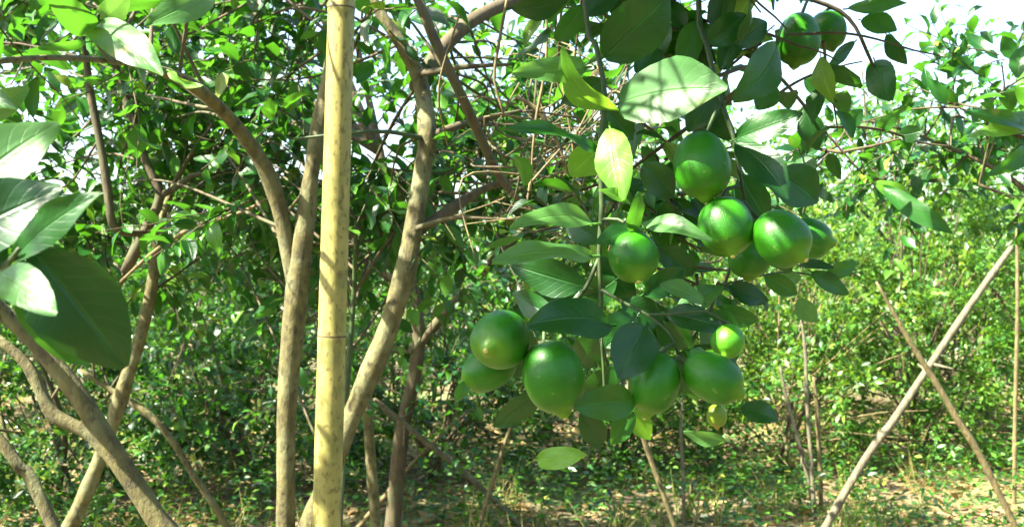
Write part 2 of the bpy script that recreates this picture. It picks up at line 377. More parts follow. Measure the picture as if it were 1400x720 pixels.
        for i in parts:
            p, fr, sz, v, mk = s.lv[i]; T = np.eye(4); T[:3, :3] = fr*sz; T[:3, 3] = p-s.base
            obj('leaf', var_mesh(v, mk), s.o, T)
        rest = [i for i in range(len(S)) if keep[i] and i not in ps]
        if rest:
            Vs, Qs, Us, Ts, o = [], [], [], [], 0
            for i in rest:
                p, fr, sz, v, mk = s.lv[i]; V, UV, Q = VAR[v]
                Vs.append((V*sz)@fr.T+p); Qs.append(Q+o); Us.append(UV); Ts.append(np.full(len(V), s.rng.random())); o += len(V)
            co = obj(stuffname, mesh_bulk(stuffname, np.concatenate(Vs)-s.base, np.concatenate(Qs), M[stuffmat], np.concatenate(Us), np.concatenate(Ts)), s.o)
            co['kind'] = 'stuff'

# ------------------------------------------------------------------ the setting: ground
def ground():
    n = 120; xs = np.linspace(-60, 60, n+1); ys = np.linspace(-20, 140, n+1)
    def warp(a, c): return c+np.sign(a-c)*np.abs(a-c)**1.0
    X, Y = np.meshgrid(xs, ys); Z = 0.03*np.sin(X*1.3+0.5*Y)+0.025*np.sin(Y*1.9-0.7*X)-0.03
    V = np.column_stack([X.ravel(), Y.ravel(), Z.ravel()]); w = n+1
    i, j = np.meshgrid(np.arange(n), np.arange(n)); a = (j*w+i).ravel(); Q = np.column_stack([a, a+1, a+w+1, a+w])
    o = obj('ground', mesh_bulk('ground', V, Q, M['soil'])); o['kind'] = 'structure'; o['label'] = 'brown soil of the lime grove strewn with dry litter'; o['category'] = 'ground'
def gz(x, y): return 0.03*np.sin(x*1.3+0.5*y)+0.025*np.sin(y*1.9-0.7*x)-0.03
ground()

def low_scatter(name, label, cat, C, FR, S, mat, V0, T0, seed, kind='stuff', parent=None, off=None, tint=None):
    """many small alike pieces as one mesh: C (n,3) points, FR (n,3,3) frames, S (n,) sizes"""
    r = np.random.default_rng(seed); n = len(C); k = len(V0)
    V = np.einsum('kj,nij->nki', V0, FR)*S[:, None, None]+C[:, None, :]
    if off is not None: V = V-off
    T = (T0[None]+(np.arange(n)*k)[:, None, None]).reshape(-1, T0.shape[1])
    ti = np.repeat(r.random(n) if tint is None else tint, k)
    me = mesh_bulk(name, V.reshape(-1, 3), T, M[mat], None, ti); o = obj(name, me, parent)
    o['kind'] = kind
    if label: o['label'] = label; o['category'] = cat
    return o
def rand_frames(r, n, up=1.0, spread=0.5, axes=None):
    A = r.normal(0, 1, (n, 3)) if axes is None else axes
    A = A/np.linalg.norm(A, axis=1)[:, None]
    N = np.array([0, 0, up])+r.normal(0, spread, (n, 3)); N -= A*np.sum(N*A, 1)[:, None]; N /= np.linalg.norm(N, axis=1)[:, None]+1e-9
    return np.stack([A, np.cross(N, A), N], 2)

r = np.random.default_rng(5); n = 22000
xy = np.column_stack([r.uniform(-6, 6, n), r.uniform(4.3, 10, n)]); A = r.normal(0, 1, (n, 3)); A[:, 2] *= 0.25
low_scatter('leaf_litter', 'dry fallen leaves scattered over the brown grove soil', 'leaf litter',
            np.column_stack([xy, gz(*xy.T)+0.015]), rand_frames(r, n, 1, 0.35, A), r.uniform(0.04, 0.10, n), 'litter', LOWV, LOWT, 6)
# grass and weeds: three-triangle blades in tufts
BV = np.array([(0, -0.012, 0), (0, 0.012, 0), (0.5, -0.010, 0.04), (0.5, 0.010, 0.04), (1, 0, 0.0)]); BT = np.array([(0, 1, 3), (0, 3, 2), (2, 3, 4)])
nt_ = 1450; tc_ = np.column_stack([r.uniform(-6, 6, nt_), r.uniform(4.2, 12, nt_)]); hh = r.uniform(0.05, 0.26, nt_)
kk = 16; base = np.repeat(tc_, kk, 0)+r.normal(0, 0.035, (nt_*kk, 2)); A = r.normal(0, 0.45, (nt_*kk, 3)); A[:, 2] = 1
low_scatter('grass', 'thin green and straw coloured grass tufts on the grove floor', 'grass', np.column_stack([base, gz(*base.T)-0.01]), rand_frames(r, nt_*kk, 0.2, 1, A),
            np.repeat(hh, kk)*r.uniform(0.6, 1.3, nt_*kk), 'grass', BV, BT, 7, tint=np.repeat(r.random(nt_), kk)*0.8+0.2*r.random(nt_*kk))

# leafy weeds between the rows
nw = 800; wc = np.column_stack([np.where(r.random(nw) < 0.62, r.uniform(-4.0, 1.4, nw), r.uniform(0.9, 4.5, nw)), r.uniform(4.7, 7.4, nw)]); kk = 26; hw_ = r.uniform(0.10, 0.42, nw)
wb = np.repeat(wc, kk, 0); hz_ = np.repeat(hw_, kk)*r.random(nw*kk); wp = np.column_stack([wb+r.normal(0, 0.07, (nw*kk, 2)), gz(*wb.T)+hz_]); A = r.normal(0, 1, (nw*kk, 3)); A[:, 2] = 0.3*A[:, 2]+0.15
low_scatter('weeds', 'low leafy green weeds covering the soil between the bushes', 'weeds', wp, rand_frames(r, nw*kk, 1, 0.5, A), r.uniform(0.025, 0.06, nw*kk), 'bush', LOWV, LOWT, 8)

# ------------------------------------------------------------------ background lime bushes
def bush(x, y, rx, h, n, seed, label, group, size=0.058, parts=0, low=0.35, dens=1.0, mat='bush'):
    b = np.array([x, y, gz(x, y)-0.02]); o = thing('lime_bush', label, 'bush', b, group); g = np.random.default_rng(seed)
    for k in range(int(g.integers(3, 6))):
        a = g.random()*6.28; e = np.array([math.cos(a)*rx*0.55, math.sin(a)*rx*0.45, h*(0.65+0.2*g.random())])
        m = e*0.45+np.array([g.normal(0, 0.07), g.normal(0, 0.07), 0.05])
        r0 = g.uniform(0.012, 0.024)
        V, Q, C = tube([[g.normal(0, 0.05), g.normal(0, 0.05), 0, r0], [*m, r0*0.75], [*e, r0*0.3]], 6, 0.12, 0.1, g)
        obj('stem', mesh_from('stem', V, Q+C, M['bark' if k % 2 else 'bark_dark']), o)
    nc = int(46*dens*rx/0.8*h/1.8); per = int(n/nc); cz = (h+low)/2; hz = (h-low)/2
    q = g.normal(0, 1, (nc, 3)); q /= np.linalg.norm(q, axis=1)[:, None]; q *= (g.random(nc)**0.42)[:, None]
    cc = q*np.array([rx, rx*0.85, hz])+np.array([0, 0, cz])
    # twigs reaching out to the clumps
    Vs, Qs, off = [], [], 0
    for k in range(nc):
        s0 = np.array([cc[k, 0]*0.25, cc[k, 1]*0.25, max(0.15, cc[k, 2]*0.55)])
        V, Q, C = tube([[*s0, 0.006], [*((s0+cc[k])/2+g.normal(0, 0.05, 3)), 0.0045], [*(cc[k]+q[k]*0.1), 0.0015]], 4, 0.1, 0, g); Vs.append(V); Qs.append(np.array(Q)+off); off += len(V)
    for k in range(14):                                  # dead, bare twigs low down
        a = g.random()*6.28; z0 = g.uniform(0.1, 0.5); p0 = np.array([math.cos(a)*0.1, math.sin(a)*0.1, z0]); p1 = p0+np.array([math.cos(a)*rx*0.9, math.sin(a)*rx*0.9, g.uniform(-0.15, 0.35)])
        V, Q, C = tube([[*p0, 0.007], [*((p0+p1)/2+g.normal(0, 0.08, 3)), 0.005], [*p1, 0.002]], 4, 0.12, 0, g); Vs.append(V); Qs.append(np.array(Q)+off); off += len(V)
    t = obj('twigs', mesh_bulk('twigs', np.concatenate(Vs), np.concatenate(Qs), M['dry' if seed % 3 == 0 else 'bark_dark']), o); t['kind'] = 'stuff'
    ns = 7; k1 = max(1, per//ns); nw_ = 10
    sc = np.repeat(cc, ns, 0); sq = np.repeat(q, ns, 0); dr = sq*0.8+np.array([0, 0, 0.45])+g.normal(0, 0.6, (nc*ns, 3)); ln = g.uniform(0.14, 0.42, nc*ns)
    # long whips standing out of the top
    wa = g.random(nw_)*6.28; wr = rx*0.75*np.sqrt(g.random(nw_)); nw_ = nw_; sc = np.vstack([sc]+[np.column_stack([wr*np.cos(wa), wr*np.sin(wa), np.full(nw_, h*0.86)])]*3)
    dr = np.vstack([dr, np.column_stack([g.normal(0, 0.5, (nw_*3, 2)), np.ones(nw_*3)])]); ln = np.concatenate([ln, g.uniform(0.3, 0.65, nw_*3)*h/1.8])
    dr /= np.linalg.norm(dr, axis=1)[:, None]; m_ = len(sc); tt = np.tile((np.arange(k1)+0.5)/k1, m_)
    C = np.repeat(sc, k1, 0)+np.repeat(dr*ln[:, None], k1, 0)*tt[:, None]+g.normal(0, 0.35*size, (m_*k1, 3)); C[:, 2] -= 0.10*tt*tt
    N = len(C); A = np.repeat(dr, k1, 0)*0.6+g.normal(0, 0.65, (N, 3)); A[:, 2] -= 0.15
    FR = rand_frames(g, N, 0.8, 0.7, A); S = size*g.uniform(0.45, 1.45, N)
    ok = C[:, 2] > 0.08; C, FR, S = C[ok], FR[ok], S[ok]; tint = np.clip(np.repeat(g.random(m_), k1)[ok]*0.5+g.random(len(C))*0.5, 0, 0.999)
    order = np.argsort(C[:, 1]-S*4); sel = np.zeros(len(C), bool); sel[order[:parts]] = True
    if parts:
        if mat not in LOW_ME: LOW_ME[mat] = mesh_from('leaf', LOWV, LOWT.tolist(), M[mat])
        for i in np.where(sel)[0]:
            T = np.eye(4); T[:3, :3] = FR[i]*S[i]; T[:3, 3] = C[i]; obj('leaf', LOW_ME[mat], o, T)
    low_scatter('crown', None, None, C[~sel], FR[~sel], S[~sel], mat, LOWV, LOWT, seed+1, parent=o, tint=tint[~sel])

GB = 'lime bushes in the rows behind'
LB_near = 'low dark lime bush growing in the shade behind the forked lime trunks'
LB_right = 'sunlit dense lime bush behind the crossed sticks'
LB_mid = 'dense lime bush in the second row of the grove'
LB_far = 'far lime bush closing the view at the back of the grove'
sd_ = 100
for (x, y, rx, h, nn) in [(-2.5, 5.6, 0.9, 1.45, 9000), (-1.5, 6.0, 0.9, 1.4, 9000), (-0.45, 6.2, 0.9, 1.4, 9000), (0.7, 6.6, 0.85, 1.4, 8500)]:
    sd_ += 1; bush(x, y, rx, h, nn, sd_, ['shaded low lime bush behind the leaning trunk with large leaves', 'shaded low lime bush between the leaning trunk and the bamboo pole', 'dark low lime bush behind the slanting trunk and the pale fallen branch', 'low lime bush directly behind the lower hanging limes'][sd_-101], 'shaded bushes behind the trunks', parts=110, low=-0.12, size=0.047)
for (x, y, rx, h, nn) in [(1.75, 6.7, 0.9, 1.75, 9500), (2.75, 6.9, 0.95, 2.05, 10500), (3.75, 7.1, 0.95, 2.2, 10500)]:
    sd_ += 1; bush(x, y, rx, h, nn, sd_, ['sunlit dense lime bush behind the three thin bare stems', 'sunlit dense lime bush right behind the crossed sticks', 'sunlit dense lime bush behind the thin upright post'][sd_-105], 'sunlit bushes behind the crossed sticks', parts=100, low=0.05, size=0.046, mat='bush_sunlit')
for k, x in enumerate(np.linspace(-4.8, 5.2, 9)):
    sd_ += 1; bush(x, 8.6+0.4*math.sin(k*2.3), 1.05, (1.6 if x < 0.6 else 2.15)+(0.2 if x < 0.6 else 0.45)*math.sin(k*1.7), 6500, sd_, LB_mid, GB, parts=0, low=0.2, size=0.055, mat='bush_sunlit' if x > 0.4 else 'bush')
for k, x in enumerate(np.linspace(-8, 8, 10)):
    sd_ += 1; bush(x, 12.0+0.6*math.sin(k*1.9), 1.4, (1.9 if x < 0 else 2.75)+(0.3 if x < 0 else 0.55)*math.sin(k*2.1), 6000, sd_, LB_far, 'far bushes at the back', parts=0, low=0.1, size=0.08, mat='bush_sunlit' if x > 0.4 else 'bush')
for k, x in enumerate(np.linspace(-16, 16, 11)):
    sd_ += 1; bush(x, 19.0+0.9*math.sin(k*1.3), 2.4, 2.5+0.3*math.sin(k*2.7), 3800, sd_, LB_far, 'far bushes at the back', parts=0, low=0.0, size=0.20)

# unseen bushes added behind and beside the camera to cut down sky light
for k, (x, y, h) in enumerate([(-3.6, -2.6, 2.2), (-2.2, -3.0, 2.3), (-0.7, -2.7, 2.6), (0.9, -2.6, 2.7), (2.4, -2.3, 2.7), (3.3, -0.6, 2.7), (3.5, 1.2, 2.7), (3.6, 2.9, 2.6), (-4.0, -0.9, 2.0), (-3.9, 1.0, 2.1), (-3.7, 2.8, 2.2)]):
    sd_ += 1; bush(x, y, 1.05, h, 2600, sd_, 'broad lime bush added out of view around the camera to dim the sky light', 'added bushes around the camera', parts=0, low=0.05, size=0.115)

# ------------------------------------------------------------------ sticks and poles
def px_pts(rows): return [[*P(x, y, d), w/2/F*d] for (x, y, d, w) in rows]
def stick(name, label, cat, rows, mat, feet=None, group=None, rough=0.12, knots=4, snags=0, seed=1):
    pts = px_pts(rows)
    if feet is not None: pts = pts+[[feet[0], feet[1], gz(feet[0], feet[1])-0.04, pts[-1][3]]]
    b = np.array(pts[-1][:3]); o = thing(name, label, cat, b, group); g = np.random.default_rng(seed)
    V, Q, C = tube(pts, 9, 0.04, rough, g, knots); obj('shaft', mesh_from('shaft', V-b, Q+C, M[mat]), o)
    for k in range(snags):
        i = g.integers(1, len(pts)); u = g.random(); p = np.array(pts[i-1])*(1-u)+np.array(pts[i])*u; d = norm(g.normal(0, 1, 3)); L = g.uniform(0.04, 0.12)
        V, Q, C = tube([[*p[:3], p[3]*0.5], [*(p[:3]+d*L), p[3]*0.25]], 6, 0.05, 0.1, g); obj('stub', mesh_from('stub', V-b, Q+C, M[mat]), o)
    return o
def down(x0, y0, x1, y1, d0, d1):
    """where the straight line through two seen points meets the soil"""
    a, b = P(x0, y0, d0), P(x1, y1, d1); t = (0.0-a[2])/(b[2]-a[2]); q = a+(b-a)*t; return (q[0], q[1])
stick('prop_stick', 'pale grey weathered stick slanting up to the right, crossing a browner stick', 'stick', [(1383, 338, 4.7, 8), (1322, 424, 4.66, 9.5), (1265, 509, 4.6, 10), (1224, 571, 4.55, 10.5), (1180, 632, 4.5, 10.5)], 'stick_grey', down(1266, 502, 1180, 632, 4.6, 4.5), knots=4, snags=2, seed=3)
stick('prop_stick', 'straw brown stick leaning left across the pale grey stick', 'stick', [(1198, 385, 4.4, 3), (1222, 428, 4.4, 5), (1246, 470, 4.4, 7), (1280, 524, 4.4, 8.5), (1312, 578, 4.4, 9), (1345, 632, 4.4, 9)], 'stick_brown', down(1280, 520, 1345, 632, 4.4, 4.4), knots=5, snags=2, seed=4)
stick('prop_post', 'upright thin tan post standing beside the pair of crossed sticks', 'stick', [(1390, 270, 5.6, 4), (1391, 420, 5.6, 5), (1388, 560, 5.6, 5.5), (1387, 640, 5.6, 5.5)], 'stick_brown', down(1389, 420, 1387, 640, 5.6, 5.6), seed=5)
stick('dead_stem', 'thin pale bare stem standing upright under the lime clusters', 'stick', [(1094, 420, 5.4, 3), (1101, 480, 5.4, 5), (1104, 560, 5.4, 5), (1110, 640, 5.4, 6)], 'stick_grey', down(1104, 560, 1110, 640, 5.4, 5.4), snags=3, seed=6)
stick('dead_stem', 'slanting pale bare stem beside the upright one', 'stick', [(1066, 500, 5.5, 3), (1078, 555, 5.5, 5), (1092, 605, 5.5, 6), (1103, 645, 5.5, 6)], 'stick_grey', down(1078, 555, 1103, 645, 5.5, 5.5), snags=3, seed=7)
stick('dead_stem', 'reddish brown bare weed stem with short snags', 'stick', [(1112, 515, 5.6, 4), (1117, 560, 5.6, 6), (1121, 640, 5.6, 6)], 'stick_brown', down(1117, 560, 1121, 640, 5.6, 5.6), snags=6, seed=8)
stick('fallen_branch', 'pale dry fallen branch leaning down right beside the forked lime trunks', 'branch', [(512, 545, 4.4, 5), (548, 575, 4.5, 7), (590, 610, 4.6, 8), (640, 650, 4.7, 8)], 'stick_grey', down(548, 575, 640, 650, 4.5, 4.7), snags=4, seed=9)
stick('fallen_branch', 'dry forked twig leaning left towards the pale fallen branch', 'branch', [(645, 558, 4.8, 3), (612, 585, 4.75, 5), (585, 612, 4.7, 6), (550, 650, 4.7, 7)], 'dry', down(612, 585, 550, 650, 4.75, 4.7), snags=5, seed=10)
stick('dead_stem', 'dry brown stick leaning under the left lime cluster', 'stick', [(706, 560, 4.6, 3), (692, 600, 4.6, 5), (676, 650, 4.6, 6)], 'stick_brown', down(706, 560, 676, 650, 4.6, 4.6), snags=3, seed=11)
stick('dead_stem', 'thick pale stick leaning under the lowest lime', 'stick', [(866, 568, 4.2, 4), (880, 600, 4.2, 6), (898, 650, 4.2, 7)], 'stick_brown', down(866, 568, 898, 650, 4.2, 4.2), snags=2, seed=12)
stick('dead_stem', 'thin straight pale stem below the side-lying lime', 'stick', [(933, 545, 4.9, 3), (931, 590, 4.9, 4), (934, 650, 4.9, 5)], 'stick_grey', down(933, 590, 934, 650, 4.9, 4.9), seed=13)
stick('tree_stump', 'short brown stump beside the slanting lime trunk', 'stump', [(499, 535, 3.4, 10), (503, 575, 3.4, 13), (508, 640, 3.4, 15)], 'bark', down(503, 575, 508, 640, 3.4, 3.4), seed=14)

# bamboo pole: internodes with raised node rings
def bamboo():
    a, b = P(467, 0, 1.9), P(449, 630, 1.9); dirn = (b-a)/(b[2]-a[2]); foot = a+dirn*(-0.05-a[2])
    o = thing('bamboo_pole', 'straight yellow bamboo pole standing upright among the lime trunks', 'pole', foot)
    def at(z): return a+dirn*(z-a[2])
    zn = [-0.05, 0.10, 0.585, CAMZ-(459-360)/F*1.9, CAMZ-(12-360)/F*1.9, 2.32, 2.75]; g = np.random.default_rng(2)
    rows = []
    for z in np.arange(zn[0], zn[-1], 0.012):
        e = min(abs(z-q) for q in zn[1:]); rows.append([*at(z), (0.0276-0.0015*z)*(1+0.030*math.exp(-(e/0.008)**2)-0.012*math.exp(-((e-0.022)/0.012)**2)+0.006*math.sin(7*z))])
    V, Q, C = tube(rows, 28, 0.05, 0.004, g); culm = obj('culm', mesh_from('culm', V-foot, Q+C, M['bamboo']), o)
    for z0 in zn[1:-1]:
        R0 = 0.0276-0.0015*z0
        V, Q, C = tube([[*at(z0-0.0016), R0*1.028], [*at(z0), R0*1.040], [*at(z0+0.0016), R0*1.028]], 28, 0.001, 0.006, g); obj('node_ring', mesh_from('node_ring', V-foot, Q, M['bamboo_node']), o)
bamboo()

# ------------------------------------------------------------------ sun openings
for (x, y, d, rr) in [(462, 90, 1.87, 0.15), (460, 170, 1.87, 0.15), (456, 250, 1.87, 0.13), (452, 350, 1.87, 0.06), (450, 520, 1.87, 0.03),
                      (385, 290, 2.15, 0.08), (345, 215, 2.15, 0.08), (395, 345, 2.15, 0.03), (520, 470, 2.2, 0.03), (395, 590, 2.2, 0.03),
                      (930, 158, 1.0, 0.05), (950, 145, 1.0, 0.045), (900, 165, 1.0, 0.035), (925, 310, 0.98, 0.03), (950, 318, 0.98, 0.028), (720, 305, 1.02, 0.045), (698, 345, 1.0, 0.035), (850, 250, 1.0, 0.03),
                      (15, 215, 0.57, 0.06), (50, 188, 0.58, 0.06), (190, 75, 1.25, 0.06), (170, 55, 1.25, 0.04), (240, 25, 1.3, 0.06), (985, 468, 1.0, 0.02), (1160, 180, 1.5, 0.1)]:
    sun_gap(P(x, y, d), rr)

for (x, y, d, rr) in [(1091, 54, 1.3, 0.035), (1132, 42, 1.36, 0.02), (960, 226, 1.02, 0.04), (1000, 315, 1.0, 0.04), (1068, 326, 1.0, 0.04), (1106, 326, 1.05, 0.03), (866, 352, 0.98, 0.035), (685, 464, 0.98, 0.04), (757, 515, 0.97, 0.045), (668, 503, 1.0, 0.04),
                      (894, 523, 0.98, 0.04), (974, 516, 0.98, 0.04), (995, 466, 1.0, 0.025), (1200, 30, 1.4, 0.05), (1240, 60, 1.4, 0.06), (1270, 20, 1.4, 0.06)]+[(467-18*k/10, 63*k, 1.85, 0.035) for k in range(11)]:
    BARE.append((P(x, y, d), rr))
# ------------------------------------------------------------------ forked lime tree on the left
t = Plant('lime_tree', 'forked lime tree with two tan trunks around the bamboo pole', 'tree', (-0.46, 2.2, -0.02), seed=21)
t.limb('trunk', [[-0.46, 2.2, -0.05, 0.034], [-0.465, 2.2, 0.38, 0.030]]+px_pts([(391, 780, 2.2, 28), (391, 660, 2.2, 25), (391, 590, 2.2, 26), (396, 500, 2.2, 29), (404, 420, 2.2, 32), (408, 375, 2.2, 30), (418, 300, 2.2, 22), (430, 205, 2.2, 20), (446, 120, 2.25, 18), (470, 20, 2.3, 16), (500, -80, 2.4, 12), (520, -180, 2.4, 7)]), sides=14, knots=6)
t.limb('limb', px_pts([(404, 405, 2.2, 18), (394, 345, 2.2, 21), (381, 280, 2.19, 21), (362, 228, 2.17, 21), (335, 188, 2.14, 20), (305, 152, 2.1, 18), (262, 116, 2.0, 18), (205, 92, 1.8, 12), (150, 83, 1.6, 9), (60, 79, 1.3, 8), (-40, 88, 1.15, 7)]), sides=12, knots=4)
t.limb('trunk', [[-0.455, 2.2, 0.33, 0.026]]+px_pts([(400, 800, 2.2, 32), (440, 680, 2.2, 29), (474, 586, 2.2, 27), (498, 528, 2.2, 26), (527, 460, 2.2, 27), (553, 375, 2.2, 27), (568, 295, 2.22, 26), (579, 225, 2.25, 24), (584, 180, 2.25, 23), (574, 110, 2.3, 22), (548, 60, 2.3, 18), (512, 5, 2.3, 15), (480, -70, 2.3, 12), (470, -160, 2.3, 6)]), sides=14, knots=6)
t.limb('limb', px_pts([(568, 120, 2.3, 20), (590, 85, 2.35, 22), (640, 32, 2.4, 20), (700, 2, 2.5, 18), (770, -20, 2.6, 14), (860, -60, 2.6, 8)]), 'bark_dark', knots=2)
t.limb('limb', px_pts([(572, 0, 2.0, 15), (592, 50, 2.0, 15), (622, 112, 2.0, 14), (650, 172, 2.05, 14), (682, 240, 2.1, 12), (716, 278, 2.1, 7), (760, 300, 2.1, 4)]), 'bark_dark', knots=2)
t.limb('limb', px_pts([(540, -90, 2.1, 12), (555, -40, 2.05, 14), (572, 0, 2.0, 15)]), 'bark_dark')
t.limb('limb', px_pts([(566, 318, 2.22, 18), (598, 298, 2.25, 16), (632, 276, 2.3, 14), (672, 254, 2.35, 9), (740, 240, 2.4, 5)]), 'bark_dark', knots=2)
t.limb('limb', px_pts([(584, 190, 2.25, 13), (610, 178, 2.25, 12), (650, 165, 2.3, 9), (720, 150, 2.4, 4)]), 'bark_dark')
t.limb('limb', px_pts([(575, 100, 2.28, 10), (592, 98, 2.2, 9), (630, 92, 2.1, 8), (700, 88, 2.1, 4)]), 'bark_dark')
t.limb('limb', px_pts([(478, 340, 2.5, 5), (487, 300, 2.45, 6), (484, 400, 2.5, 7), (478, 480, 2.5, 8), (470, 600, 2.5, 9), (460, 760, 2.4, 10), (440, 900, 2.3, 11)])[1:], 'twig')
t.limb('limb', px_pts([(570, 312, 2.2, 8), (620, 298, 2.15, 6), (700, 300, 2.1, 4), (780, 306, 2.1, 3)]), 'bark_dark')
t.limb('limb', px_pts([(582, 190, 2.25, 8), (530, 180, 2.15, 6), (480, 182, 2.1, 5), (400, 190, 2.1, 3)]), 'twig')
# hanging dry vines and bare tangle between the trunks and the fruit
g = t.rng
for k in range(64):
    p = P(g.uniform(700, 850), g.uniform(100, 290), g.uniform(1.7, 2.4)); d = norm(g.normal(0, 1, 3)*[1, 0.5, 0.8]); L = g.uniform(0.12, 0.28); q = p+d*L
    V, Q, C = tube([[*p, 0.0022], [*((p+q)/2+g.normal(0, 0.05, 3)), 0.0018], [*q, 0.0009]], 5, 0.03, 0.1, g)
    obj('dry_twig', mesh_from('dry_twig', V-t.base, Q+C, M['dry' if k % 3 else 'bark_dark']), t.o)
for rows in [[(742, -20, 1.6, 3), (748, 40, 1.6, 3), (745, 100, 1.6, 4), (735, 150, 1.6, 5), (728, 210, 1.6, 3), (726, 262, 1.6, 2)], [(695, -10, 1.7, 4), (682, 60, 1.7, 5), (676, 110, 1.7, 4), (690, 160, 1.7, 3)],
             [(705, 132, 1.9, 5), (735, 150, 1.9, 7), (760, 190, 1.9, 5), (775, 230, 1.9, 3)], [(628, 20, 1.7, 3), (600, 120, 1.7, 3), (612, 200, 1.75, 2)]]:
    V, Q, C = tube(px_pts(rows), 6, 0.02, 0.1, g); obj('vine', mesh_from('vine', V-t.base, Q+C, M['dry']), t.o)
# top left sprig of large pale leaves on the long limb
t.limb('limb', px_pts([(150, 83, 1.6, 7), (140, 70, 1.45, 6), (130, 52, 1.35, 5), (135, 20, 1.3, 4)]), 'twig')
for a in [(128, 45, 62, -18, 44, 1.32, 1.2, 20, 0.05, 'mid'), (128, 40, 222, 104, 58, 1.32, 1.22, -25, 0.1, 'pale'), (290, -6, 198, 36, 46, 1.4, 1.3, -20, 0.06, 'pale'),
          (118, 58, 52, 66, 16, 1.33, 1.3, 30, 0.08, 'mid'), (135, 28, 175, -10, 36, 1.32, 1.3, 20, 0.05, 'pale'), (150, 10, 230, -2, 24, 1.32, 1.35, 30, 0.05, 'mid'), (232, 98, 275, 118, 14, 1.8, 1.7, 30, 0.05, 'young')]:
    t.leaf(*a)
# crown: foliage above and between the trunks
t.far = 0.12
CL = 0.066
t.crown((-0.55, 2.6, 1.78), (0.75, 0.75, 0.36), 190, 9, CL)
t.crown((-1.0, 3.3, 1.68), (0.5, 0.45, 0.34), 96, 9, CL)
t.crown((0.15, 2.8, 1.66), (0.5, 0.5, 0.36), 96, 9, CL)
t.crown((-0.35, 3.0, 1.36), (0.6, 0.4, 0.26), 66, 9, 0.058)
t.crown((0.05, 3.2, 1.42), (0.35, 0.4, 0.26), 48, 9, 0.058)
t.crown((-0.6, 2.2, 2.25), (0.9, 0.9, 0.30), 70, 8, CL)
t.finish(300)

# ------------------------------------------------------------------ second, darker lime tree further left and behind
t = Plant('lime_tree', 'dark-limbed lime tree with thin crooked branches behind the leaning tree', 'tree', (-1.45, 2.9, -0.04), seed=33)
D = 2.9
t.limb('trunk', [[-1.45, 2.9, -0.08, 0.030], [-1.40, 2.9, 0.35, 0.027]]+px_pts([(60, 780, D, 26), (110, 690, D, 20), (150, 590, D, 18), (172, 520, D, 19), (192, 460, D, 17), (206, 400, D, 16), (215, 330, D, 13), (224, 290, D, 10), (250, 230, D, 7), (290, 170, D, 5)]), 'bark', 12, knots=5)
t.limb('limb', px_pts([(170, 372, 2.8, 12), (188, 338, 2.8, 14), (206, 300, 2.8, 14), (219, 267, 2.8, 13), (200, 222, 2.8, 11), (184, 170, 2.8, 11), (162, 104, 2.8, 11), (150, 50, 2.8, 8), (140, -40, 2.8, 5)]), 'bark_dark', knots=4)
t.limb('limb', px_pts([(219, 267, 2.8, 10), (238, 258, 2.8, 9), (262, 240, 2.8, 7), (300, 235, 2.8, 4)]), 'bark_dark')
t.limb('limb', px_pts([(200, 318, 2.8, 9), (172, 318, 2.75, 11), (154, 306, 2.7, 12), (146, 250, 2.7, 12), (136, 190, 2.7, 11), (124, 130, 2.7, 11), (118, 80, 2.7, 9), (110, 0, 2.7, 6), (105, -80, 2.7, 4)]), 'bark_dark', knots=4)
t.limb('limb', px_pts([(165, 385, 2.7, 4), (210, 345, 2.65, 6), (262, 312, 2.6, 6), (330, 290, 2.5, 5), (372, 268, 2.45, 3)]), 'dry')
t.limb('limb', px_pts([(110, 505, 3.2, 5), (150, 532, 3.2, 8), (195, 560, 3.2, 10), (228, 592, 3.2, 9), (262, 645, 3.2, 9), (320, 740, 3.2, 10)])+[[-0.66, 3.2, -0.08, 0.012]], 'bark')
t.limb('limb', px_pts([(60, 560, 2.9, 4), (120, 470, 2.9, 5), (160, 400, 2.9, 5), (170, 372, 2.8, 6)]), 'bark_dark')
t.far = 0.1
t.crown((-1.3, 3.1, 1.82), (0.55, 0.5, 0.32), 102, 8, 0.07)
t.crown((-1.35, 3.2, 1.42), (0.55, 0.5, 0.22), 48, 8, 0.075)
t.crown((-0.7, 3.5, 1.55), (0.65, 0.4, 0.28), 78, 8, 0.072)
t.crown((-1.0, 2.6, 2.2), (0.7, 0.7, 0.25), 30, 8, 0.07)
t.finish(260)

# a third tree behind: its canopy fills the upper left with small leaves
t = Plant('lime_tree', 'tall lime tree behind the forked one, small leaves against the sky', 'tree', (-0.55, 4.6, -0.04), seed=44)
t.limb('trunk', [[-0.55, 4.6, -0.06, 0.04], [-0.5, 4.6, 0.5, 0.035], [-0.42, 4.6, 1.0, 0.03], [-0.55, 4.6, 1.6, 0.022], [-0.7, 4.6, 2.3, 0.012]], 'bark_dark', 10)
t.limb('limb', [[-0.45, 4.6, 0.9, 0.025], [-0.1, 4.5, 1.3, 0.02], [0.3, 4.4, 1.7, 0.015], [0.6, 4.4, 2.2, 0.008]], 'bark_dark')
t.limb('limb', [[-0.5, 4.6, 1.2, 0.02], [-1.0, 4.5, 1.55, 0.016], [-1.7, 4.5, 1.85, 0.008]], 'bark_dark')
t.crown((-0.6, 4.6, 1.85), (1.3, 0.7, 0.5), 84, 9, 0.068)
for q in [(-3.9, 4.3, 3.1), (-3.6, 6.2, 3.1), (-2.6, 5.2, 3.2), (-1.6, 6.3, 3.1), (-1.7, 4.0, 3.05)]:
    m_ = np.array([-0.62, 4.6, 1.9])*0.55+np.array(q)*0.45+np.array([0, 0, 0.25])
    t.limb('limb', [[-0.6, 4.6, 1.8, 0.018], [*m_, 0.013], [*q, 0.006]], 'bark_dark', 7, step=0.1)
t.crown((-2.7, 5.1, 3.1), (2.0, 2.0, 0.45), 660, 8, 0.118)  # high crown above the view, added to shade the bushes on the left
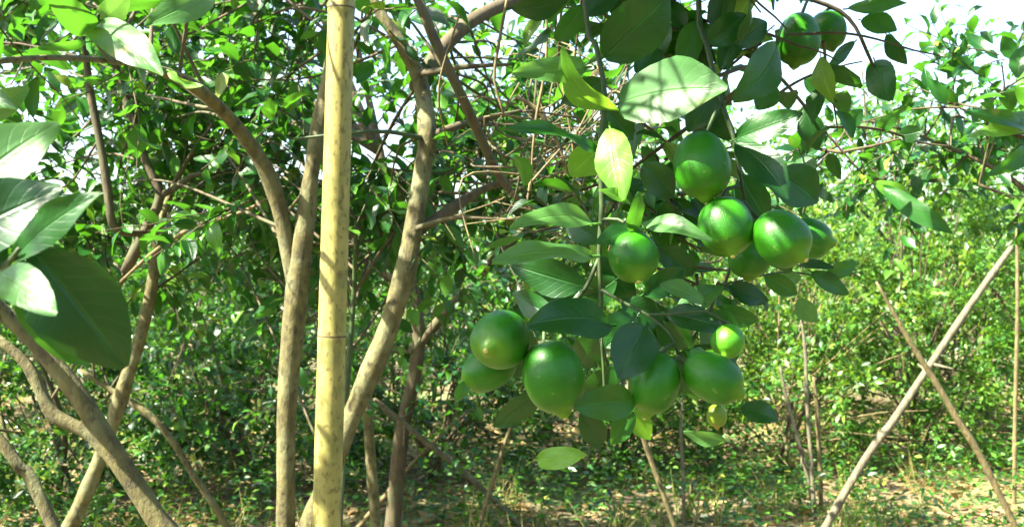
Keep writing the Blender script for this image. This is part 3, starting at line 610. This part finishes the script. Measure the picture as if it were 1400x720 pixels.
t.crown((-1.8, 4.5, 1.85), (0.7, 0.7, 0.45), 42, 9, 0.065)
t.crown((-0.7, 4.4, 1.30), (1.5, 0.45, 0.30), 130, 9, 0.055)
t.crown((0.35, 4.5, 1.30), (0.55, 0.4, 0.35), 60, 9, 0.055)
t.crown((-0.8, 4.7, 0.85), (1.4, 0.4, 0.30), 90, 9, 0.052)
t.crown((0.4, 4.6, 1.9), (0.6, 0.5, 0.45), 30, 9, 0.08)
t.finish(120)

# ------------------------------------------------------------------ leaning lime tree at the left edge, large leaves close by
t = Plant('lime_tree', 'leaning lime tree with bent tan trunks and a spray of large leaves', 'tree', (-0.22, 1.15, -0.04), seed=55)
D = 1.15
t.limb('trunk', [[-0.22, D, -0.08, 0.024], [-0.25, D, 0.55, 0.020]]+px_pts([(262, 800, D, 31), (208, 700, D, 29), (158, 622, D, 28), (118, 556, D, 27), (80, 505, D, 26), (45, 462, D, 25), (5, 428, D, 23), (-50, 385, 1.1, 26), (-120, 320, 1.0, 20), (-180, 200, 0.95, 14), (-190, 60, 0.95, 9)]), 'bark', 16, 0.05, 0.015, knots=5)
t.limb('limb', px_pts([(170, 650, D, 14), (128, 598, D, 18), (98, 580, D, 18), (72, 566, D, 18), (54, 530, D, 16), (38, 500, D, 15), (8, 472, D, 13), (-40, 440, D, 15), (-110, 420, D, 10)]), 'bark', 14, 0.08, 0.015, knots=5)
t.limb('limb', [[-0.26, 1.17, 0.15, 0.014], [-0.42, 1.25, 0.62, 0.011]]+px_pts([(60, 690, 1.3, 18), (28, 640, 1.3, 17), (5, 608, 1.3, 16), (-40, 560, 1.3, 13), (-120, 500, 1.3, 8)]), 'bark', 10, 0.06, 0.02)
t.limb('limb', px_pts([(-60, 395, 1.08, 14), (-60, 400, 0.8, 12), (-30, 385, 0.62, 11), (8, 362, 0.56, 9), (26, 340, 0.54, 6)]), 'twig', 10, 0.05, 0.01)
t.limb('bud', px_pts([(18, 350, 0.555, 8), (30, 348, 0.55, 13), (40, 344, 0.547, 9), (48, 340, 0.545, 3)]), 'twig', 8, 0.1, 0.004)
for a in [(-70, 285, 80, 168, 96, 0.57, 0.60, -30, 0.05, 'pale'), (-90, 335, 84, 256, 100, 0.56, 0.56, -24, 0.06, 'dark'), (22, 352, 137, 265, 54, 0.55, 0.53, -30, 0.08, 'mid'),
          (45, 342, 172, 502, 120, 0.56, 0.58, 12, 0.05, 'dark'), (30, 375, 125, 496, 84, 0.57, 0.60, 14, 0.05, 'mid'), (0, 372, 78, 428, 58, 0.53, 0.50, -10, 0.06, 'pale'),
          (-80, 150, 40, 120, 60, 0.75, 0.72, 25, 0.08, 'pale'), (-70, 120, 22, 150, 40, 0.72, 0.70, -30, 0.06, 'mid'), (10, 360, -60, 300, 60, 0.56, 0.58, 20, 0.05, 'dark')]:
    t.leaf(*a)
t.crown((-1.0, 1.25, 1.75), (0.22, 0.5, 0.35), 40, 8, 0.08)
t.crown((-0.75, 0.9, 2.1), (0.35, 0.5, 0.2), 40, 8, 0.085)
t.crown((-0.85, 0.35, 2.05), (0.3, 0.3, 0.15), 60, 8, 0.085, connect=False)  # loose crown added out of view to shade the large near leaves
t.finish(60)

# ------------------------------------------------------------------ fruiting lime tree: trunk off to the right, branches hanging into view
t = Plant('lime_tree', 'fruiting lime tree whose leafy shoots hang down loaded with green limes', 'tree', (1.15, 1.45, -0.04), seed=66)
t.limb('trunk', [[1.15, 1.45, -0.08, 0.035], [1.13, 1.45, 0.6, 0.031], [1.08, 1.42, 1.2, 0.027], [0.95, 1.35, 1.7, 0.022], [0.7, 1.25, 1.98, 0.016], [0.35, 1.15, 2.05, 0.012], [0.0, 1.05, 2.02, 0.008], [-0.35, 0.95, 2.0, 0.005]], 'bark', 14, knots=5)
t.limb('limb', [[1.02, 1.4, 1.55, 0.016], [1.1, 1.7, 1.9, 0.012], [1.0, 2.1, 2.25, 0.007]], 'bark')
t.limb('limb', [[1.1, 1.43, 1.1, 0.014], [1.25, 1.7, 1.4, 0.010], [1.3, 2.2, 1.6, 0.006]], 'bark')
# main hanging stem
t.limb('stem', [[0.12, 1.08, 2.03, 0.008], [0.085, 1.07, 1.8, 0.006]]+px_pts([(800, 10, 1.05, 7), (814, 60, 1.04, 7), (827, 130, 1.03, 7), (820, 200, 1.03, 7), (823, 280, 1.03, 8), (819, 350, 1.03, 7), (822, 410, 1.03, 6), (820, 460, 1.04, 4), (832, 500, 1.04, 4)]), 'twig', 10, 0.08, 0.015, 3)
t.limb('stem', [[0.30, 1.13, 2.04, 0.007], [0.22, 1.12, 1.8, 0.0055]]+px_pts([(955, 0, 1.12, 8), (966, 60, 1.1, 8), (978, 110, 1.08, 7), (990, 150, 1.06, 7), (1003, 188, 1.05, 7), (1010, 230, 1.05, 6), (1018, 275, 1.05, 5)]), 'twig', 9, 0.08, 0.015, 3)
t.limb('stem', [[0.55, 1.2, 2.02, 0.006], [0.42, 1.3, 1.78, 0.0045]]+px_pts([(1050, -20, 1.35, 6), (1110, 0, 1.35, 6), (1148, 15, 1.35, 6), (1170, 38, 1.35, 5), (1184, 68, 1.35, 5), (1196, 95, 1.36, 4)]), 'bark_dark', 8, 0.08, 0.015)
t.limb('stem', px_pts([(978, 105, 1.08, 6), (1030, 90, 1.2, 5), (1062, 102, 1.3, 5), (1100, 145, 1.4, 5), (1122, 172, 1.45, 5), (1170, 173, 1.5, 4), (1215, 180, 1.55, 4), (1260, 195, 1.6, 3), (1300, 200, 1.6, 2)]), 'bark_dark', 8, 0.08, 0.015)
t.limb('stem', px_pts([(1118, 168, 1.45, 4), (1150, 205, 1.45, 3), (1182, 240, 1.45, 2)]), 'bark_dark', 6, 0.08, 0.015)
t.limb('stem', px_pts([(820, 350, 1.03, 6), (800, 395, 1.03, 6), (775, 420, 1.02, 5), (742, 440, 1.01, 5), (715, 448, 1.02, 4)]), 'twig', 8, 0.08, 0.01)
t.limb('stem', px_pts([(820, 395, 1.03, 6), (850, 412, 1.02, 5), (885, 430, 1.01, 5), (915, 455, 1.0, 4), (928, 485, 1.0, 4)]), 'twig', 8, 0.08, 0.01)
t.limb('stem', px_pts([(885, 430, 1.01, 4), (930, 428, 1.0, 4), (965, 425, 1.0, 4), (990, 440, 1.0, 4)]), 'twig', 8, 0.08, 0.01)
t.limb('stem', px_pts([(822, 300, 1.03, 5), (845, 300, 1.02, 5), (864, 312, 1.01, 5), (868, 325, 1.0, 4)]), 'twig', 8, 0.08, 0.01)
t.limb('stem', px_pts([(985, 140, 1.06, 5), (975, 160, 1.05, 5), (966, 182, 1.03, 4)]), 'twig', 8, 0.08, 0.01)
t.limb('stem', px_pts([(1018, 275, 1.06, 4), (1004, 340, 1.12, 4), (988, 395, 1.12, 4), (960, 420, 1.06, 3)]), 'twig', 8, 0.08, 0.01)
t.limb('stem', px_pts([(992, 388, 1.12, 3), (1050, 375, 1.15, 3), (1085, 372, 1.2, 3), (1130, 380, 1.2, 2)]), 'twig', 7, 0.08, 0.01)
t.limb('stem', px_pts([(822, 460, 1.04, 4), (826, 540, 1.04, 4), (815, 580, 1.04, 4), (800, 640, 1.04, 3)]), 'twig', 7, 0.08, 0.01)
LV = [  # base, tip, width, depths, roll, bow, kind
 (846, 142, 994, 122, 98, 1.04, 0.96, -28, 0.05, 'pale'), (800, 92, 700, 100, 38, 1.03, 0.97, -15, 0.05, 'pale'), (846, 152, 768, 66, 50, 1.03, 0.99, 48, 0.16, 'young'),
 (814, 206, 692, 174, 28, 1.03, 0.95, -50, 0.10, 'dark'), (834, 176, 852, 274, 54, 1.01, 0.97, 15, 0.08, 'young'), (828, 196, 780, 240, 50, 1.05, 1.08, 20, 0.06, 'young'),
 (812, 306, 696, 314, 40, 1.02, 0.94, -40, 0.09, 'pale'), (808, 350, 673, 356, 40, 1.01, 0.93, -42, 0.09, 'pale'), (800, 392, 700, 362, 52, 1.06, 1.08, 10, 0.05, 'dark'),
 (832, 444, 720, 446, 66, 1.0, 0.93, -30, 0.09, 'dark'), (882, 446, 846, 518, 66, 0.98, 0.95, 8, 0.05, 'dark'), (868, 548, 784, 556, 50, 0.98, 0.95, 10, 0.04, 'mid'),
 (794, 562, 822, 612, 36, 1.02, 1.04, -10, 0.04, 'dark'), (738, 532, 676, 582, 38, 1.06, 1.08, 25, 0.05, 'dark'), (826, 78, 914, -6, 84, 1.06, 1.04, 18, 0.06, 'dark'),
 (1062, 62, 1002, 138, 56, 1.1, 1.06, 20, 0.07, 'mid'), (1006, 190, 1098, 156, 42, 1.04, 1.0, -25, 0.06, 'dark'), (1008, 196, 1078, 272, 50, 1.02, 0.98, -18, 0.09, 'dark'),
 (1062, 236, 1118, 276, 62, 1.1, 1.1, -10, 0.04, 'dark'), (878, 304, 974, 328, 32, 0.99, 0.94, -38, 0.10, 'pale'), (864, 318, 874, 262, 26, 0.98, 0.96, 30, 0.05, 'mid'),
 (862, 278, 818, 260, 20, 0.99, 0.96, -45, 0.08, 'young'), (864, 312, 814, 334, 30, 0.99, 0.97, -20, 0.08, 'mid'), (962, 412, 902, 388, 30, 1.02, 1.0, -35, 0.06, 'pale'),
 (912, 428, 992, 448, 42, 1.02, 1.0, -30, 0.05, 'dark'), (1014, 556, 1064, 574, 32, 1.05, 1.03, -15, 0.05, 'dark'), (992, 602, 934, 590, 22, 1.1, 1.1, 25, 0.05, 'pale'),
 (880, 224, 920, 270, 44, 1.04, 1.04, 5, 0.05, 'dark'), (872, 430, 828, 474, 54, 1.03, 1.03, -5, 0.05, 'dark'), (1196, 84, 1218, 138, 46, 1.36, 1.33, 20, 0.06, 'dark'),
 (1178, 28, 1226, 42, 32, 1.35, 1.33, -20, 0.05, 'mid'), (1212, 48, 1240, 88, 24, 1.36, 1.36, 20, 0.05, 'dark'), (1168, 58, 1128, 96, 18, 1.35, 1.33, 25, 0.05, 'dark'),
 (1160, 12, 1240, 4, 24, 1.35, 1.32, -30, 0.05, 'mid'), (1206, 256, 1302, 320, 30, 1.5, 1.45, -20, 0.08, 'mid'), (1194, 250, 1250, 272, 24, 1.5, 1.5, -25, 0.05, 'young'),
 (700, 12, 780, -4, 36, 1.2, 1.2, 20, 0.05, 'dark'), (1070, 384, 1096, 378, 24, 1.2, 1.18, -10, 0.05, 'pale'), (1092, 362, 1140, 366, 16, 1.2, 1.18, -30, 0.05, 'dark'), (1092, 408, 1116, 440, 28, 1.2, 1.2, 10, 0.05, 'pale'),
 (905, 20, 895, 85, 40, 1.12, 1.12, -20, 0.06, 'dark'), (950, 30, 930, 100, 38, 1.15, 1.15, 15, 0.06, 'mid'), (970, 60, 1020, 20, 40, 1.12, 1.12, 10, 0.05, 'dark'), (1015, 40, 985, 96, 34, 1.2, 1.2, -15, 0.05, 'dark'),
 (985, 118, 940, 180, 46, 1.08, 1.08, -10, 0.05, 'dark'), (1005, 192, 960, 130, 34, 1.08, 1.1, 20, 0.05, 'dark'), (1012, 240, 1050, 300, 44, 1.1, 1.1, 5, 0.05, 'dark'), (1018, 270, 1000, 340, 46, 1.12, 1.12, -5, 0.05, 'dark'),
 (795, 8, 760, 56, 34, 1.06, 1.08, 15, 0.06, 'mid'), (830, 150, 866, 190, 34, 1.06, 1.08, -12, 0.06, 'dark'), (822, 240, 866, 278, 30, 1.06, 1.05, 15, 0.06, 'mid'), (820, 352, 868, 416, 36, 1.08, 1.1, 10, 0.05, 'dark'),
 (764, 440, 700, 400, 34, 1.05, 1.1, 15, 0.05, 'dark'), (820, 452, 790, 500, 46, 1.06, 1.1, 10, 0.05, 'dark'), (850, 540, 890, 600, 34, 1.06, 1.08, -12, 0.05, 'young'), (866, 562, 836, 608, 30, 1.05, 1.05, 14, 0.05, 'mid'),
 (735, 628, 802, 622, 34, 1.02, 0.98, -20, 0.08, 'young'), (640, 520, 622, 548, 18, 1.02, 1.02, 10, 0.05, 'mid'), (1060, 118, 1035, 150, 36, 1.2, 1.2, -10, 0.05, 'mid'), (1100, 150, 1118, 205, 34, 1.4, 1.4, 5, 0.05, 'dark'),
 (1125, 170, 1095, 210, 30, 1.45, 1.45, 10, 0.05, 'dark'), (1150, 174, 1180, 150, 24, 1.48, 1.48, 15, 0.05, 'mid'), (1140, 120, 1155, 100, 22, 1.45, 1.45, 0, 0.05, 'mid'), (1100, 108, 1130, 125, 24, 1.4, 1.4, 0, 0.05, 'mid'),
 (1110, 145, 1140, 110, 24, 1.42, 1.42, 0, 0.05, 'young'), (1200, 178, 1230, 150, 20, 1.55, 1.5, 0, 0.05, 'mid'), (1230, 185, 1262, 178, 24, 1.58, 1.55, 0, 0.05, 'dark')]
LV += [(842, 382, 776, 412, 46, 1.07, 1.1, 12, 0.06, 'dark'), (850, 412, 908, 442, 42, 1.04, 1.05, -14, 0.06, 'dark'), (898, 442, 948, 474, 38, 1.05, 1.06, 16, 0.06, 'dark'), (925, 424, 990, 392, 34, 1.05, 1.04, -22, 0.07, 'mid'),
 (880, 402, 936, 368, 38, 1.06, 1.07, 14, 0.06, 'dark'), (792, 398, 730, 424, 40, 1.06, 1.09, -16, 0.06, 'dark'), (996, 392, 1050, 412, 32, 1.14, 1.14, -20, 0.06, 'dark'), (1046, 376, 1090, 402, 28, 1.16, 1.16, 10, 0.05, 'mid'), (984, 420, 1036, 438, 30, 1.08, 1.08, 22, 0.06, 'mid'),
 (822, 330, 770, 288, 40, 1.07, 1.09, 12, 0.06, 'dark'), (824, 270, 884, 250, 36, 1.06, 1.08, -18, 0.06, 'dark'), (826, 110, 770, 140, 40, 1.07, 1.09, 14, 0.06, 'dark'), (900, 340, 950, 372, 40, 1.1, 1.12, -12, 0.06, 'dark'), (722, 450, 706, 516, 44, 1.08, 1.1, 8, 0.05, 'dark'), (838, 502, 800, 560, 44, 1.07, 1.09, 10, 0.05, 'dark'),
 (930, 488, 906, 552, 40, 1.06, 1.08, -8, 0.05, 'dark'), (930, 486, 952, 548, 34, 1.06, 1.08, 12, 0.05, 'mid'), (1024, 300, 1080, 372, 46, 1.12, 1.14, 8, 0.05, 'dark'), (1110, 372, 1160, 402, 26, 1.2, 1.2, -16, 0.06, 'mid'), (1128, 378, 1172, 360, 22, 1.2, 1.2, 12, 0.06, 'mid'),
 (800, 20, 846, -10, 34, 1.08, 1.1, -10, 0.05, 'dark'), (1000, 60, 1048, 30, 38, 1.15, 1.16, 8, 0.05, 'dark'), (870, 100, 900, 60, 34, 1.1, 1.12, 0, 0.05, 'dark')]
for a in LV: t.leaf(*a)
# right edge sprig
t.limb('stem', [[1.25, 1.7, 1.4, 0.008], [1.05, 1.65, 1.48, 0.006]]+px_pts([(1440, 205, 1.5, 6), (1410, 190, 1.5, 5), (1385, 185, 1.5, 4), (1370, 175, 1.5, 3)]), 'bark_dark', 8, 0.08, 0.015)
for a in [(1412, 182, 1318, 152, 22, 1.5, 1.42, -30, 0.10, 'mid'), (1412, 186, 1322, 188, 22, 1.5, 1.42, -35, 0.08, 'young'), (1415, 200, 1352, 240, 26, 1.5, 1.45, 20, 0.07, 'mid'), (1420, 160, 1362, 168, 22, 1.5, 1.46, -30, 0.07, 'pale'), (1415, 140, 1388, 118, 30, 1.55, 1.5, 10, 0.06, 'mid'), (1420, 200, 1385, 225, 30, 1.52, 1.5, 0, 0.05, 'dark')]:
    t.leaf(*a)
# foliage around the fruit, and the crown overhead that shades it
t.crown((0.20, 1.25, 1.62), (0.20, 0.14, 0.09), 24, 6, 0.062, 0.14)
t.crown((0.12, 1.3, 1.52), (0.16, 0.12, 0.14), 18, 6, 0.06, 0.12)
t.crown((0.15, 1.22, 1.30), (0.14, 0.08, 0.08), 12, 6, 0.055, 0.10)
t.crown((0.60, 1.7, 1.53), (0.18, 0.2, 0.05), 12, 6, 0.05, 0.16)
t.crown((0.05, 0.85, 1.98), (0.55, 0.55, 0.13), 170, 8, 0.08)
t.crown((-0.3, 0.7, 2.2), (0.5, 0.5, 0.14), 90, 8, 0.08)
t.crown((0.7, 1.2, 2.35), (0.4, 0.5, 0.2), 70, 8, 0.08)
t.finish(220)

# sunlit tree at the right, its twigs reaching in against the sky
t = Plant('lime_tree', 'sunlit lime tree with loose thin shoots against the white sky', 'tree', (1.85, 3.0, -0.04), seed=77)
t.limb('trunk', [[1.85, 3.0, -0.08, 0.03], [1.83, 3.0, 0.7, 0.026], [1.75, 3.0, 1.3, 0.02], [1.62, 3.0, 1.75, 0.013], [1.5, 3.0, 2.2, 0.006]], 'bark', 10)
t.limb('limb', [[1.8, 3.0, 1.1, 0.014], [1.55, 3.05, 1.5, 0.009], [1.25, 3.1, 1.68, 0.005], [1.0, 3.1, 1.75, 0.003]], 'bark_dark', 8)
t.limb('limb', [[1.78, 3.0, 1.2, 0.012], [1.6, 2.9, 1.4, 0.008], [1.3, 2.85, 1.52, 0.004]], 'bark_dark', 8)
t.crown((1.50, 3.0, 1.82), (0.24, 0.4, 0.28), 66, 8, 0.066, 0.24)
t.crown((1.15, 3.0, 1.57), (0.32, 0.3, 0.12), 40, 8, 0.055, 0.22)
t.crown((1.4, 3.1, 1.50), (0.35, 0.3, 0.12), 30, 8, 0.055, 0.22)
t.finish(250, gaps=False)

# a loose tree behind the crossed sticks
t = Plant('lime_tree', 'loose airy lime tree standing over the sunlit bushes behind the crossed sticks', 'tree', (3.0, 7.9, -0.04), seed=88)
t.limb('trunk', [[3.0, 7.9, -0.08, 0.035], [2.98, 7.9, 0.8, 0.03], [2.9, 7.9, 1.6, 0.022], [2.75, 7.9, 2.3, 0.012], [2.7, 7.9, 2.8, 0.006]], 'bark_dark', 8)
t.limb('limb', [[2.95, 7.9, 1.3, 0.02], [3.3, 7.9, 1.8, 0.014], [3.8, 7.9, 2.4, 0.006]], 'bark_dark', 8)
t.limb('limb', [[2.95, 7.9, 1.4, 0.016], [2.5, 7.8, 1.9, 0.012], [2.1, 7.8, 2.2, 0.005]], 'bark_dark', 8)
t.crown((2.75, 7.8, 2.15), (0.85, 0.6, 0.36), 90, 8, 0.075, 0.4)
t.crown((3.7, 7.8, 2.25), (0.7, 0.6, 0.45), 78, 8, 0.075, 0.4)
t.finish(60, gaps=False)

# ------------------------------------------------------------------ the limes
def lime(label, cx, cy, w, ratio, tip, toward, d, stem, mat='lime', group=None, seed=0):
    """equator w px across, ratio length/width, tip offset (px) from the centre, toward the viewer or away; stem = where its stalk leaves the shoot"""
    c = P(cx, cy, d); R = w/2/F*d; H = R*ratio
    ax = np.array([tip[0]/F*d, 0, -tip[1]/F*d]); k = np.linalg.norm(ax)/H
    if k > 0.97: ax *= 0.97/k; k = 0.97
    ax = ax/H; ax[1] = -toward*math.sqrt(1-k*k); ax = norm(ax)
    top = c-ax*H*0.95; sp = P(*stem)
    o = thing('lime', label, 'lime', top, group)
    fr = frame(np.cross([0.3, 0.5, 0.81], ax), ax); NL, NS = 30, 36; g = np.random.default_rng(seed); ph = g.random(4)*6; egg = g.uniform(-0.07, 0.05)
    V = []
    for i in range(1, NL):
        th = math.pi*i/NL                                   # 0 at the blossom tip
        rr = R*math.sin(th)**0.93; z = H*math.cos(th)
        z += 0.15*H*math.exp(-(th/0.24)**2)-0.05*H*math.exp(-((math.pi-th)/0.25)**2)*-1
        rr *= 1-0.20*math.exp(-((th-0.36)/0.16)**2)
        rr *= 1-egg*math.cos(th)
        for j in range(NS):
            a = 2*math.pi*j/NS; q = 1+0.012*math.sin(3*a+ph[0])+0.012*math.sin(2*a+3*th+ph[1])+0.008*math.sin(5*a+ph[2])*math.sin(th*2)
            V.append((rr*q*math.cos(a), rr*q*math.sin(a), z))
    V.append((0, 0, H*1.15)); V.append((0, 0, -H*0.95)); n1 = len(V)-2; m = NL-1; Q = []
    for i in range(m-1):
        for j in range(NS): j2 = (j+1) % NS; Q.append([i*NS+j, (i+1)*NS+j, (i+1)*NS+j2, i*NS+j2])
    Q += [[n1, j, (j+1) % NS] for j in range(NS)]+[[n1+1, (m-1)*NS+(j+1) % NS, (m-1)*NS+j] for j in range(NS)]
    T = np.eye(4); T[:3, :3] = fr; T[:3, 3] = c-top
    rind = obj('rind', mesh_from('rind', V, Q, M[mat]), o, T)
    # blossom scar at the tip
    V, Q, C = tube([[0, 0, H*1.10, R*0.10], [0, 0, H*1.155, R*0.085], [0, 0, H*1.18, R*0.04]], 8, 0.002, 0.15, g); obj('blossom_scar', mesh_from('blossom_scar', V, Q+C, M['scar']), rind)
    # calyx: a low five-lobed collar
    V = [(0, 0, -H*0.93)]
    for j in range(10):
        a = math.pi*j/5; rr = R*(0.24 if j % 2 == 0 else 0.13); V.append((rr*math.cos(a), rr*math.sin(a), -H*0.955))
    V.append((0, 0, -H*1.04)); Q = []
    for j in range(10): a, b = 1+j, 1+(j+1) % 10; Q += [[0, a, b], [11, b, a]]
    obj('calyx', mesh_from('calyx', V, Q, M['twig'], smooth=False), o, T)
    p0 = c-ax*H*0.96; L = np.linalg.norm(sp-p0); m = (p0+sp)/2-ax*L*0.18
    V, Q, C = tube([[*p0, 0.0022], [*m, 0.0019], [*sp, 0.0021]], 8, 0.006, 0.05, g); obj('stalk', mesh_from('stalk', V-top, Q+C, M['twig']), o)
lime('smooth egg-shaped green lime hanging highest over the cluster of four', 960, 226, 78, 1.22, (4, 44), 0.5, 1.02, (966, 182, 1.03), seed=1)
lime('green lime partly covered by a sunlit leaf in the cluster of four', 992, 310, 76, 1.12, (4, 36), 1, 1.01, (1012, 255, 1.05), seed=2)
lime('round green lime in front of the others in the cluster of four', 1068, 326, 75, 1.14, (23, 26), 1, 0.99, (1018, 275, 1.05), seed=3)
lime('green lime half hidden behind the round one in the cluster of four', 1106, 326, 56, 1.15, (26, 6), 0.6, 1.06, (1020, 278, 1.05), seed=4)
lime('dark shaded lime under and behind the cluster of four', 1024, 352, 56, 1.05, (0, 28), 0.5, 1.10, (1018, 275, 1.05), seed=5)
lime('small round lime facing forward on the main hanging stem', 866, 352, 69, 1.02, (4, 29), 1, 0.98, (868, 318, 1.0), seed=6)
lime('green lime with its nipple facing forward, on top of a side-lying lime', 685, 464, 80, 1.12, (-18, 10), 1, 0.98, (718, 447, 1.02), seed=7)
lime('side-lying lime with pointed nipple beneath the forward-facing lime', 668, 503, 60, 1.36, (-37, 24), 0.6, 1.03, (718, 449, 1.02), seed=8)
lime('largest green lime hanging straight down under a wavy grey-green leaf', 757, 515, 85, 1.20, (14, 50), 0.4, 0.97, (752, 438, 1.01), seed=9)
lime('green lime hanging behind a dark rounded leaf, tip down', 894, 523, 70, 1.26, (-12, 41), 0.4, 0.99, (922, 470, 1.0), seed=10)
lime('oval lime lying sideways with its pale nipple to the lower right', 974, 516, 67, 1.30, (34, 20), 0.7, 0.98, (928, 486, 1.0), seed=11)
lime('small bright yellow-green lime above the sideways oval lime', 995, 466, 46, 1.04, (-6, 18), 0.8, 1.0, (990, 441, 1.0), 'lime_young', seed=12)
lime('green lime hanging high among leaves against the white sky', 1091, 54, 60, 1.24, (-6, 34), 0.3, 1.3, (1110, 2, 1.35), seed=13)
lime('shaded lime behind the high one against the white sky', 1132, 42, 50, 1.08, (4, 24), 0.4, 1.36, (1140, 12, 1.35), seed=14)
lime('tiny yellowing lime with a brown tip below the sideways oval lime', 980, 568, 28, 1.15, (0, 16), 0.5, 1.06, (985, 536, 1.04), 'lime_yellow', seed=15)
